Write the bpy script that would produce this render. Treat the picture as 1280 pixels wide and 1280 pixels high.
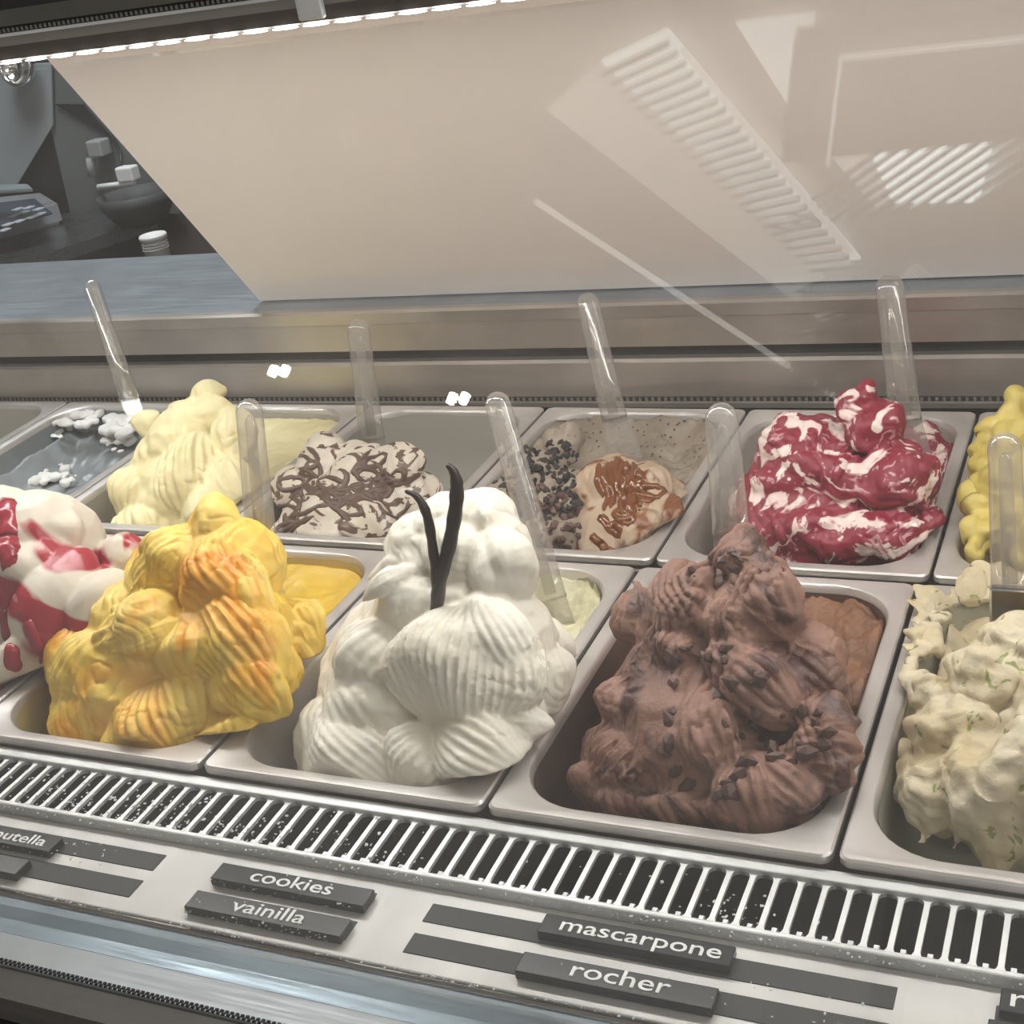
import bpy, bmesh, math, random
from mathutils import Vector, Matrix, noise
from mathutils.bvhtree import BVHTree
S = bpy.context.scene
for o in list(bpy.data.objects): bpy.data.objects.remove(o)
COL = S.collection
PI = math.pi

# ------------------------------------------------------------------ camera
# metres; z = 0 is the plane of the pan rims, y grows away from the customer, x to the right
CR = Matrix(((0.90851127, -0.0417223, 0.4157722), (0.38816827, 0.45264051, -0.80277143), (-0.15470187, 0.89071647, 0.42742427)))
CC = Vector((0.67479674, -0.69171263, 0.60991548))
CF = 1720.52
cam = bpy.data.cameras.new('camera'); cam_o = bpy.data.objects.new('camera', cam); COL.objects.link(cam_o)
cam_o.matrix_world = Matrix.Translation(CC) @ CR.to_4x4()
cam.sensor_width = 36; cam.lens = 36 * CF / 1280; cam.clip_start = 0.02; cam.clip_end = 60
S.camera = cam_o

# ------------------------------------------------------------------ light
W = bpy.data.worlds.new('world'); S.world = W; W.use_nodes = True
W.node_tree.nodes['Background'].inputs[0].default_value = (1.0, 0.94, 0.90, 1)
W.node_tree.nodes['Background'].inputs[1].default_value = 0.36
def area(name, loc, target, sx, sy, power, col):
    l = bpy.data.lights.new(name, 'AREA'); l.shape = 'RECTANGLE'; l.size = sx; l.size_y = sy; l.energy = power; l.color = col
    o = bpy.data.objects.new(name, l); COL.objects.link(o); o.location = loc
    o.rotation_euler = (Vector(target) - Vector(loc)).to_track_quat('-Z', 'Y').to_euler(); return o
area('led_strip_light', (0.15, 0.270, 0.500), (0.15, 0.29, -0.05), 2.2, 0.02, 8.5, (1.0, 0.97, 0.93))
area('front_fill_light', (1.9, -0.6, 2.1), (0.3, 0.2, 0.0), 1.2, 1.0, 22.0, (1.0, 0.95, 0.90))  # fill lamp added out of view to brighten the front of the case
area('staff_zone_fill', (-1.1, 1.25, 1.9), (-1.7, 1.7, 0.0), 0.9, 0.5, 42.0, (0.92, 0.97, 1.0))  # fill lamp added to lift the dark background behind the counter
S.view_settings.view_transform = 'Standard'; S.view_settings.look = 'None'
S.view_settings.exposure = 0.08; S.view_settings.gamma = 1.0
S.view_settings.use_curve_mapping = False

# ------------------------------------------------------------------ helpers
def at(px, py, x=None, y=None, z=None):
    d = CR @ Vector(((px - 640) / CF, -(py - 640) / CF, -1))
    if x is not None: t = (x - CC.x) / d.x
    elif y is not None: t = (y - CC.y) / d.y
    else: t = (z - CC.z) / d.z
    return CC + d * t
def pxm(p):                                   # metres per pixel at point p
    return (CC - p).length / CF
def mesh(name, verts, faces, m=None, parent=None, smooth=False):
    me = bpy.data.meshes.new(name); me.from_pydata([tuple(v) for v in verts], [], faces); me.update()
    return link(name, me, m, parent, smooth)
def link(name, me, m=None, parent=None, smooth=False):
    if m: me.materials.append(m)
    if smooth:
        for p in me.polygons: p.use_smooth = True
    o = bpy.data.objects.new(name, me); COL.objects.link(o)
    if parent: o.parent = parent
    return o
def bmobj(name, bm, m=None, parent=None, smooth=False):
    bmesh.ops.recalc_face_normals(bm, faces=bm.faces)
    me = bpy.data.meshes.new(name); bm.to_mesh(me); bm.free()
    return link(name, me, m, parent, smooth)
def tag(o, label=None, cat=None, group=None, kind=None):
    if label: o['label'] = label
    if cat: o['category'] = cat
    if group: o['group'] = group
    if kind: o['kind'] = kind
    return o
def empty(name, loc=(0, 0, 0), rz=0):
    o = bpy.data.objects.new(name, None); COL.objects.link(o); o.location = loc; o.rotation_euler = (0, 0, rz)
    o.empty_display_size = .02; return o
def add_box(bm, lo, hi, bev=0.0):
    r = bmesh.ops.create_cube(bm, size=1)
    vs = r['verts']; lo = Vector(lo); hi = Vector(hi)
    for v in vs: v.co = Vector([(lo[i] + hi[i]) / 2 + v.co[i] * (hi[i] - lo[i]) for i in range(3)])
    if bev: bmesh.ops.bevel(bm, geom=list({e for v in vs for e in v.link_edges}), offset=bev, segments=2, affect='EDGES', profile=.5)
def box(name, lo, hi, m, parent=None, bev=0.0):
    bm = bmesh.new(); add_box(bm, lo, hi, bev); return bmobj(name, bm, m, parent)
def prism(name, pts, thick, m, parent=None, bev=0.0):   # planar polygon given by 3-D points, given a thickness
    pts = [Vector(p) for p in pts]; n = (pts[1] - pts[0]).cross(pts[2] - pts[0]).normalized() * thick
    k = len(pts); vs = pts + [p + n for p in pts]
    fs = [tuple(range(k)), tuple(range(2 * k - 1, k - 1, -1))] + [(i, i + k, (i + 1) % k + k, (i + 1) % k) for i in range(k)]
    bm = bmesh.new(); bv = [bm.verts.new(v) for v in vs]
    for f in fs: bm.faces.new([bv[i] for i in f])
    if bev: bmesh.ops.bevel(bm, geom=list(bm.edges), offset=bev, segments=2, affect='EDGES')
    return bmobj(name, bm, m, parent)
def profile(name, pts, x0, x1, m, parent=None, smooth=False):  # closed (y,z) outline swept along x
    k = len(pts); vs = [(x0, a, b) for a, b in pts] + [(x1, a, b) for a, b in pts]
    fs = [tuple(range(k)), tuple(range(2 * k - 1, k - 1, -1))] + [(i, (i + 1) % k, (i + 1) % k + k, i + k) for i in range(k)]
    bm = bmesh.new(); bv = [bm.verts.new(v) for v in vs]
    for f in fs: bm.faces.new([bv[i] for i in f])
    return bmobj(name, bm, m, parent, smooth)
def tube_bm(bm, pts, rads, seg=10, cap=True, flat=1.0):
    pts = [Vector(p) for p in pts]; rings = []; up = None
    for i, p in enumerate(pts):
        d = (pts[min(i + 1, len(pts) - 1)] - pts[max(i - 1, 0)]).normalized()
        if up is None: up = d.orthogonal().normalized()
        up = (up - d * up.dot(d)).normalized(); s = d.cross(up); r = rads[i] if hasattr(rads, '__len__') else rads
        rings.append([bm.verts.new(p + (up * math.cos(a) * flat + s * math.sin(a)) * r) for a in [2 * PI * j / seg for j in range(seg)]])
    for a, b in zip(rings, rings[1:]):
        for j in range(seg): bm.faces.new((a[j], a[(j + 1) % seg], b[(j + 1) % seg], b[j]))
    if cap: bm.faces.new(rings[0][::-1]); bm.faces.new(rings[-1])
def tube(name, pts, rads, m, parent=None, seg=10, flat=1.0):
    bm = bmesh.new(); tube_bm(bm, pts, rads, seg, True, flat); return bmobj(name, bm, m, parent, True)
def lathe(name, prof, loc, m, parent=None, seg=28, axis=None):
    bm = bmesh.new(); rings = []
    for r, h in prof: rings.append([bm.verts.new((r * math.cos(2 * PI * j / seg), r * math.sin(2 * PI * j / seg), h)) for j in range(seg)])
    for a, b in zip(rings, rings[1:]):
        for j in range(seg): bm.faces.new((a[j], a[(j + 1) % seg], b[(j + 1) % seg], b[j]))
    if prof[0][0] > 1e-4: bm.faces.new(rings[0][::-1])
    if prof[-1][0] > 1e-4: bm.faces.new(rings[-1])
    M = Matrix.Translation(loc)
    if axis: M = M @ Vector(axis).to_track_quat('Z', 'Y').to_matrix().to_4x4()
    bmesh.ops.transform(bm, matrix=M, verts=bm.verts); bmesh.ops.remove_doubles(bm, verts=bm.verts, dist=1e-5)
    return bmobj(name, bm, m, parent, True)

# ------------------------------------------------------------------ materials
def mat(name, col, rough=.5, metal=0.0, **kw):
    m = bpy.data.materials.new(name); m.use_nodes = True; b = m.node_tree.nodes['Principled BSDF']
    b.inputs['Base Color'].default_value = (*col, 1); b.inputs['Roughness'].default_value = rough; b.inputs['Metallic'].default_value = metal
    for k, v in kw.items(): b.inputs[k.replace('_', ' ')].default_value = v
    return m
def N(m, t, **kw):
    n = m.node_tree.nodes.new(t)
    for k, v in kw.items():
        if k.startswith('i_'): n.inputs[k[2:].replace('_', ' ')].default_value = v
        else: setattr(n, k, v)
    return n
def ramp(m, stops):
    r = N(m, 'ShaderNodeValToRGB'); e = r.color_ramp.elements
    while len(e) < len(stops): e.new(.5)
    for el, (p, c) in zip(e, stops): el.position = p; el.color = (*c, 1) if len(c) == 3 else c
    return r
def coords(m, scale=(1, 1, 1)):
    t = N(m, 'ShaderNodeTexCoord'); mp = N(m, 'ShaderNodeMapping'); mp.inputs['Scale'].default_value = scale
    m.node_tree.links.new(t.outputs['Object'], mp.inputs[0]); return mp.outputs[0]
def bump(m, src, strength=.3, dist=.002):
    b = N(m, 'ShaderNodeBump'); b.inputs['Strength'].default_value = strength; b.inputs['Distance'].default_value = dist
    L = m.node_tree.links; L.new(src, b.inputs['Height']); L.new(b.outputs[0], m.node_tree.nodes['Principled BSDF'].inputs['Normal'])
def metal(name, col, rough, stretch=(3, 60, 60), amt=.12, metallic=.85):
    m = mat(name, col, rough, metallic); L = m.node_tree.links; c = coords(m, stretch)
    n = N(m, 'ShaderNodeTexNoise', i_Scale=6.0, i_Detail=6.0); L.new(c, n.inputs['Vector'])
    r = ramp(m, [(.3, (rough - amt,) * 3), (.7, (rough + amt,) * 3)]); L.new(n.outputs[0], r.inputs[0])
    L.new(r.outputs[0], m.node_tree.nodes['Principled BSDF'].inputs['Roughness'])
    c2 = coords(m); n2 = N(m, 'ShaderNodeTexNoise', i_Scale=9.0, i_Detail=8.0); L.new(c2, n2.inputs['Vector'])
    r2 = ramp(m, [(.35, tuple(v * .86 for v in col)), (.65, tuple(min(1, v * 1.08) for v in col))]); L.new(n2.outputs[0], r2.inputs[0])
    L.new(r2.outputs[0], m.node_tree.nodes['Principled BSDF'].inputs['Base Color'])
    bump(m, n.outputs[0], .04, .001)
    return m
M = {}
M['steel'] = metal('pan_steel', (.66, .63, .605), .40, (3, 60, 60), .1, .62)
M['shelf'] = metal('shelf_metal', (.56, .555, .535), .5, (60, 3, 60), .08, .35)
M['grille'] = metal('grille_metal', (.66, .67, .665), .42, (20, 20, 20), .1, .5)
M['rear'] = metal('rear_steel', (.52, .48, .44), .42, (2, 60, 60), .1, .8)
M['alu'] = metal('aluminium', (.44, .51, .545), .40, (2, 60, 60), .1, .75)
M['alu_light'] = metal('pale_aluminium', (.72, .75, .76), .45, (2, 60, 60), .08, .6)
M['taupe'] = metal('taupe_metal', (.24, .23, .21), .5, (2, 60, 60), .1, .5)
M['black'] = mat('black_plastic', (.012, .013, .014), .5)
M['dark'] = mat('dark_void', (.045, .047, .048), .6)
M['tag'] = mat('tag_black', (.012, .013, .014), .25, Specular_IOR_Level=.3)
M['strip'] = mat('magnet_strip', (.045, .048, .05), .55, Specular_IOR_Level=.3)
M['text'] = mat('tag_lettering', (.85, .86, .85), .5)
M['panel'] = mat('white_panel', (.84, .775, .73), .6)
M['wall_dark'] = mat('dark_wall', (.06, .066, .07), .5)
M['white'] = mat('white_plastic', (.78, .78, .78), .4)
M['chrome'] = mat('chrome', (.75, .75, .75), .12, 1.0)
def emit(name, col, s):
    m = bpy.data.materials.new(name); m.use_nodes = True; m.node_tree.nodes.clear()
    e = N(m, 'ShaderNodeEmission'); e.inputs[0].default_value = (*col, 1); e.inputs[1].default_value = s
    o = N(m, 'ShaderNodeOutputMaterial'); m.node_tree.links.new(e.outputs[0], o.inputs[0]); return m
M['led'] = emit('led_glow', (1, .97, .92), 9)
M['sky'] = emit('skylight_sky', (.93, 1.0, .97), 7.0)
# clear plastic of the spades: see-through with soft white scatter
def plastic():
    m = bpy.data.materials.new('clear_plastic'); m.use_nodes = True; nt = m.node_tree; L = nt.links; nt.nodes.clear()
    tr = N(m, 'ShaderNodeBsdfTransparent'); tr.inputs[0].default_value = (.88, .87, .85, 1)
    gl = N(m, 'ShaderNodeBsdfGlossy'); gl.inputs['Roughness'].default_value = .12
    df = N(m, 'ShaderNodeBsdfDiffuse'); df.inputs[0].default_value = (.80, .76, .72, 1)
    lw = N(m, 'ShaderNodeLayerWeight', i_Blend=.32); r = ramp(m, [(0, (.05,) * 3), (1, (.8,) * 3)]); L.new(lw.outputs['Facing'], r.inputs[0])
    a = N(m, 'ShaderNodeMixShader'); L.new(r.outputs[0], a.inputs[0]); L.new(tr.outputs[0], a.inputs[1]); L.new(gl.outputs[0], a.inputs[2])
    b = N(m, 'ShaderNodeMixShader'); b.inputs[0].default_value = .13; L.new(a.outputs[0], b.inputs[1]); L.new(df.outputs[0], b.inputs[2])
    o = N(m, 'ShaderNodeOutputMaterial'); L.new(b.outputs[0], o.inputs[0]); return m
M['clear'] = plastic()
def glass():
    m = bpy.data.materials.new('case_glass'); m.use_nodes = True; nt = m.node_tree; L = nt.links; nt.nodes.clear()
    tr = N(m, 'ShaderNodeBsdfTransparent'); tr.inputs[0].default_value = (.975, .98, .975, 1)
    gl = N(m, 'ShaderNodeBsdfGlossy'); gl.inputs['Roughness'].default_value = .004
    lw = N(m, 'ShaderNodeLayerWeight', i_Blend=.5); pw = N(m, 'ShaderNodeMath', operation='POWER'); L.new(lw.outputs['Facing'], pw.inputs[0]); pw.inputs[1].default_value = 5.0
    fr = N(m, 'ShaderNodeMath', operation='MULTIPLY_ADD'); L.new(pw.outputs[0], fr.inputs[0]); fr.inputs[1].default_value = .955; fr.inputs[2].default_value = .045
    a = N(m, 'ShaderNodeMixShader'); L.new(fr.outputs[0], a.inputs[0]); L.new(tr.outputs[0], a.inputs[1]); L.new(gl.outputs[0], a.inputs[2])
    df = N(m, 'ShaderNodeBsdfDiffuse'); df.inputs[0].default_value = (.85, .84, .82, 1)
    c = coords(m, (1, 1, 1)); n = N(m, 'ShaderNodeTexNoise', i_Scale=5.0, i_Detail=7.0, i_Roughness=.6); L.new(c, n.inputs['Vector'])
    r = ramp(m, [(.35, (.035,) * 3), (.75, (.075,) * 3)]); L.new(n.outputs[0], r.inputs[0])
    b = N(m, 'ShaderNodeMixShader'); L.new(r.outputs[0], b.inputs[0]); L.new(a.outputs[0], b.inputs[1]); L.new(df.outputs[0], b.inputs[2])
    o = N(m, 'ShaderNodeOutputMaterial'); L.new(b.outputs[0], o.inputs[0]); return m
M['glass'] = glass()
def gelato(name, base, spots=None, sauce=None, fine=(120, .5), sss=.25, rough=.5, warm=None):
    """base colour with a soft variation; sauce=[(scale, stretch, lo, hi, colour, distortion)], spots=(scale, size, colour)"""
    m = mat(name, base, rough); nt = m.node_tree; L = nt.links; b = nt.nodes['Principled BSDF']
    c = coords(m); n = N(m, 'ShaderNodeTexNoise', i_Scale=22.0, i_Detail=4.0); L.new(c, n.inputs['Vector'])
    c0 = warm or tuple(v * .88 for v in base)
    r = ramp(m, [(.35, c0), (.65, base)]); L.new(n.outputs[0], r.inputs[0]); cur = r.outputs[0]; rv = None
    for sc, st, lo, hi, colr, dis in (sauce or []):
        cc = coords(m, st); nn = N(m, 'ShaderNodeTexNoise', i_Scale=sc, i_Detail=3.0, i_Distortion=dis); L.new(cc, nn.inputs['Vector'])
        rr = ramp(m, [(lo, (0,) * 3), (hi, (1,) * 3)]); L.new(nn.outputs[0], rr.inputs[0])
        mx = N(m, 'ShaderNodeMix', data_type='RGBA'); L.new(rr.outputs[0], mx.inputs[0]); L.new(cur, mx.inputs[6]); mx.inputs[7].default_value = (*colr, 1); cur = mx.outputs[2]
        rv = rr.outputs[0]
    if spots:
        sc, size, colr = spots
        v = N(m, 'ShaderNodeTexVoronoi', i_Scale=sc); L.new(c, v.inputs['Vector'])
        rr = ramp(m, [(size, (1,) * 3), (size + .04, (0,) * 3)]); L.new(v.outputs['Distance'], rr.inputs[0])
        mx = N(m, 'ShaderNodeMix', data_type='RGBA'); L.new(rr.outputs[0], mx.inputs[0]); L.new(cur, mx.inputs[6]); mx.inputs[7].default_value = (*colr, 1); cur = mx.outputs[2]
    L.new(cur, b.inputs['Base Color']); b.subsurface_method = 'BURLEY'
    b.inputs['Subsurface Weight'].default_value = sss; b.inputs['Subsurface Radius'].default_value = (.008, .006, .005); b.inputs['Subsurface Scale'].default_value = .5
    if rv: 
        q = ramp(m, [(0, (rough,) * 3), (1, (.25,) * 3)]); L.new(rv, q.inputs[0]); L.new(q.outputs[0], b.inputs['Roughness'])
    f = N(m, 'ShaderNodeTexNoise', i_Scale=float(fine[0]), i_Detail=5.0, i_Roughness=.65); L.new(c, f.inputs['Vector']); bump(m, f.outputs[0], fine[1], .002)
    return m

# ------------------------------------------------------------------ the display case
X0, X1 = -1.25, 1.35
def rrect(x0, x1, y0, y1, r, n=8):
    out = []
    for cx, cy, a0 in ((x1 - r, y1 - r, 0), (x0 + r, y1 - r, PI / 2), (x0 + r, y0 + r, PI), (x1 - r, y0 + r, 1.5 * PI)):
        for i in range(n + 1):
            a = a0 + PI / 2 * i / n; out.append((cx + r * math.cos(a), cy + r * math.sin(a)))
    return out
shelf = empty('label_shelf', (0.25, -.105, -.021))
tag(shelf, 'pale metal shelf strip in front of the grille carrying the flavour tags', 'shelf')
def sub(o, parent):            # parent an object built in world coordinates
    o.parent = parent; o.matrix_parent_inverse = Matrix.LocRotScale(parent.location, parent.rotation_euler, None).inverted(); return o
sub(box('shelf_plate', (X0, -.1405, -.032), (X1, -.0655, -.021), M['shelf'], bev=.0012), shelf)
for xa, xb in ((-.29, .021), (.076, .203), (.247, .556), (.611, .92)):
    for ya, yb in ((-.0975, -.080), (-.1265, -.1085)):
        sub(box('magnet_strip', (xa, ya, -.0235), (xb, yb, -.0203), M['strip'], bev=.0004), shelf)
# grille
gr = empty('air_grille', (0.2, -.033, -.012))
tag(gr, 'slotted white metal air grille along the front of the ice cream pans', 'grille')
def G(o): return sub(o, gr)
G(box('back_rail', (X0, -.0115, -.016), (X1, -.0008, -.0092), M['grille'], bev=.001))
G(box('front_rail', (X0, -.0653, -.0300), (X1, -.0600, -.0120), M['grille'], bev=.0015))
bm = bmesh.new(); w = .0018; f = .0045
out = [(-w - f, 0)] + [(-w - f + f * math.sin(a), -f + f * math.cos(a)) for a in [PI / 2 * i / 4 for i in range(1, 5)]]
out += [(-w - f * 0 , -.049)]; left = [(-.0075, 0.0)] + [(-w - f * (1 - math.sin(a)), -f * (1 - math.cos(a))) for a in [PI / 2 * i / 5 for i in range(6)]] + [(-w, -.046), (-w - .0015, -.0495)]
poly = left + [(-a, b) for a, b in reversed(left)]
top = [bm.verts.new((a, b, 0)) for a, b in poly]; bot = [bm.verts.new((a, b, -.003)) for a, b in poly]
bm.faces.new(top); bm.faces.new(bot[::-1])
for i in range(len(poly)): j = (i + 1) % len(poly); bm.faces.new((top[i], bot[i], bot[j], top[j]))
bar_me = bpy.data.meshes.new('grille_bar'); bmesh.ops.recalc_face_normals(bm, faces=bm.faces); bm.to_mesh(bar_me); bm.free(); bar_me.materials.append(M['grille'])
nb = 0
for i in range(-54, 75):
    x = .2005 + i * .0158
    o = bpy.data.objects.new('grille_bar', bar_me); COL.objects.link(o); o.location = (x, -.0115, -.0125); G(o); nb += 1
random.seed(3)
# channel under the grille
ch = empty('air_channel', (0.2, -.03, -.09)); tag(ch, 'dark air duct seen through the slots of the grille', 'duct')
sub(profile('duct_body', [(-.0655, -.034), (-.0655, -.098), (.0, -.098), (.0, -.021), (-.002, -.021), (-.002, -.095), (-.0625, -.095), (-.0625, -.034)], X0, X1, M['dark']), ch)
for i in range(-54, 75):
    x = .207 + i * .0158
    o = sub(mesh('duct_fin', [(x - .0022, -.0615, -.06), (x + .0022, -.0615, -.06), (x + .0022, -.030, -.06), (x - .0022, -.030, -.06), (x - .0016, -.0600, -.0195), (x + .0016, -.0600, -.0195), (x + .0016, -.050, -.0195), (x - .0016, -.050, -.0195)],
             [(0, 3, 2, 1), (4, 5, 6, 7), (0, 1, 5, 4), (1, 2, 6, 5), (2, 3, 7, 6), (3, 0, 4, 7)], M['alu_light']), ch)
# front base channel of the glass
base = empty('glass_base_rail', (0.25, -.19, -.03)); tag(base, 'blue grey aluminium rail holding the foot of the front glass', 'rail')
def B(o): return sub(o, base)
B(profile('dark_gasket', [(-.1435, -.034), (-.1405, -.034), (-.1405, -.0225), (-.1435, -.0225)], X0, X1, M['black']))
B(profile('bright_bead', [(-.1475, -.034), (-.1435, -.034), (-.1435, -.020), (-.1455, -.0190), (-.1475, -.020)], X0, X1, M['chrome']))
B(profile('blue_grey_band', [(-.1475, -.034), (-.1475, -.0215), (-.156, -.0205), (-.166, -.0225), (-.1775, -.0235), (-.1775, -.040)], X0, X1, M['alu']))
B(profile('pale_band', [(-.1780, -.040), (-.1780, -.0232), (-.2010, -.0262), (-.2010, -.040)], X0, X1, M['alu_light']))
B(profile('taupe_band', [(-.2030, -.050), (-.2030, -.0285), (-.2230, -.0330), (-.2230, -.055)], X0, X1, M['taupe']))
bm = bmesh.new()
for i in range(640):
    x = X0 + .0045 + i * .0040
    for yy, zz in ((-.1985, -.0254), (-.2003, -.0257)):
        xx = x + (.002 if yy < -.2 else 0)
        add_box(bm, (xx - .0011, yy - .0008, zz - .001), (xx + .0011, yy + .0008, zz + .0004))
fr = B(bmobj('frit_dots', bm, M['black'])); fr['kind'] = 'stuff'
box_o = box('case_front', (X0, -.60, -.90), (X1, -.226, -.09), M['black']); 
bm = bmesh.new(); add_box(bm, (X0, -.232, -.90), (X1, -.205, -.056))
bpy.data.objects.remove(box_o)
tag(bmobj('case_front', bm, M['black']), 'black lower front of the display case under the glass rail', 'panel')

# front glass (leaning back), a solid pane 6 mm thick
gd = Vector((0, .34, .53)).normalized(); gn = Vector((0, -gd.z, gd.y)); g0 = Vector((0, -.1500, -.018)); gl_len = .635
gp = [g0 + Vector((X0, 0, 0)), g0 + Vector((X1, 0, 0)), g0 + Vector((X1, 0, 0)) + gd * gl_len, g0 + Vector((X0, 0, 0)) + gd * gl_len]
tag(prism('front_glass', gp, -.006, M['glass']), 'large sloping glass pane over the ice cream with reflections of the hall', 'glass')

# top beam of the glass with the led strip
yb = .262
beam = empty('canopy_beam', (0.1, yb + .03, .53)); tag(beam, 'dark and aluminium beam along the top of the glass with lamp strip', 'beam')
def Bm(o): return sub(o, beam)
def zt(py): return at(0, py, y=yb).z
bx0, bx1 = -1.25, 1.35
Bm(profile('brown_strip', [(yb, zt(76)), (yb, zt(53)), (yb + .03, zt(53)), (yb + .03, zt(76))], bx0, bx1, mat('brown_strip', (.11, .095, .085), .35)))
Bm(profile('lower_profile', [(yb - .006, zt(58)), (yb - .006, zt(46)), (yb + .03, zt(46)), (yb + .03, zt(58))], bx0, bx1, mat('grey_beige_metal', (.26, .26, .235), .4, .4)))
Bm(profile('pale_lip', [(yb - .008, zt(46)), (yb - .008, zt(42)), (yb + .03, zt(42)), (yb + .03, zt(46))], bx0, bx1, M['alu_light']))
Bm(profile('black_seal', [(yb - .004, zt(42)), (yb - .004, zt(33)), (yb + .03, zt(33)), (yb + .03, zt(42))], bx0, bx1, M['black']))
bm = bmesh.new()
for i in range(520):
    x = bx0 + .0025 + i * .005
    add_box(bm, (x - .0014, yb - .0062, zt(41)), (x + .0014, yb - .004, zt(36)))
o = Bm(bmobj('ribbed_edge', bm, M['taupe'])); o['kind'] = 'stuff'
Bm(profile('upper_profile', [(yb - .008, zt(33)), (yb - .012, zt(12)), (yb + .03, zt(12)), (yb + .03, zt(33))], bx0, bx1, mat('grey_profile', (.13, .135, .125), .4, .3)))
Bm(profile('black_cap', [(yb - .012, zt(12)), (yb - .012, zt(-120)), (yb + .10, zt(-120)), (yb + .10, zt(12))], bx0, bx1, M['black']))
c = at(398, 4, y=yb)
Bm(box('glass_clip', (c.x - .011, yb - .016, c.z - .010), (c.x + .011, yb - .009, c.z + .03), M['alu_light'], bev=.002))
Bm(box('led_channel', (bx0, yb + .003, zt(76) - .0015), (bx1, yb + .022, zt(76) + .004), M['white']))
led = bpy.data.meshes.new('led'); bm = bmesh.new(); bmesh.ops.create_uvsphere(bm, u_segments=8, v_segments=5, radius=1)
bmesh.ops.scale(bm, vec=(.0125, .0030, .0009), verts=bm.verts); bm.to_mesh(led); bm.free(); led.materials.append(M['led'])
for i in range(92):
    o = bpy.data.objects.new('led', led); COL.objects.link(o); o.location = (bx0 + .02 + i * .028, yb + .001, zt(80.0)); Bm(o)

# rear ledge, slightly out of line with the pans
rear = empty('rear_ledge', (0, 0, 0)); PV = Vector((-.05, .765, 0))
RM = Matrix.Translation(PV) @ Matrix.Rotation(math.radians(1.2), 4, 'Z')
rear.location = PV; rear.rotation_euler = (0, 0, math.radians(1.2))
tag(rear, 'stepped stainless steel ledge behind the back row of pans', 'ledge')
def RP(name, pts, m): return profile(name, pts, -1.6, 1.6, m, rear)
RP('pan_support', [(-.014, -.010), (-.014, -.004), (-.008, -.004), (-.008, -.010)], M['rear'])
RP('dark_vent', [(-.006, -.03), (-.006, .0005), (.02, .0005), (.02, -.03)], M['black'])
RP('lower_face', [(-.004, .0005), (-.004, .044), (.0, .0475), (.02, .0475), (.02, .0005)], M['rear'])
RP('dark_slot', [(.012, .0475), (.012, .0625), (.02, .0625), (.02, .0475)], M['black'])
RP('upper_face', [(.0, .0625), (-.002, .100), (.03, .100), (.03, .0625)], M['rear'])
RP('top_lip', [(-.004, .1002), (-.008, .116), (-.004, .119), (.006, .1192), (.006, .1002)], M['rear'])
RP('top_plate', [(.006, .1002), (.006, .1188), (.30, .1188), (.30, .1002)], metal('ledge_top_steel', (.36, .40, .44), .42, (2, 60, 60), .1, .7))
bm = bmesh.new()
for i in range(400): add_box(bm, (-1.6 + i * .008, -.0075, -.012), (-1.6 + i * .008 + .003, -.006, .0))
o = bmobj('vent_ribs', bm, M['taupe'], rear); o['kind'] = 'stuff'
# white rear panel, leaning towards the customer
pa = at(325, 376, z=.121); pb_ = at(60, 75, x=pa.x); dirp = (pb_ - pa).normalized(); pb = pa + dirp * .56
sl = math.tan(math.radians(1.2)); XR = 1.5
q1 = pa + Vector((XR - pa.x, (XR - pa.x) * sl, 0)); q2 = pb + Vector((XR - pa.x, (XR - pa.x) * sl, 0))
tag(prism('white_backboard', [pa, q1, q2, pb], -.012, M['panel']), 'large plain off-white panel leaning forward behind the pans', 'panel')
# well that carries the pans
wl = empty('pan_well', (0.1, .37, -.125)); tag(wl, 'steel lined cold well under the pans', 'well')
sub(box('well_floor', (X0, -.002, -.135), (X1, .80, -.128), M['dark']), wl)
sub(box('support_bar', (X0, .3625, -.020), (X1, .3680, -.0085), M['rear']), wl)

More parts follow.
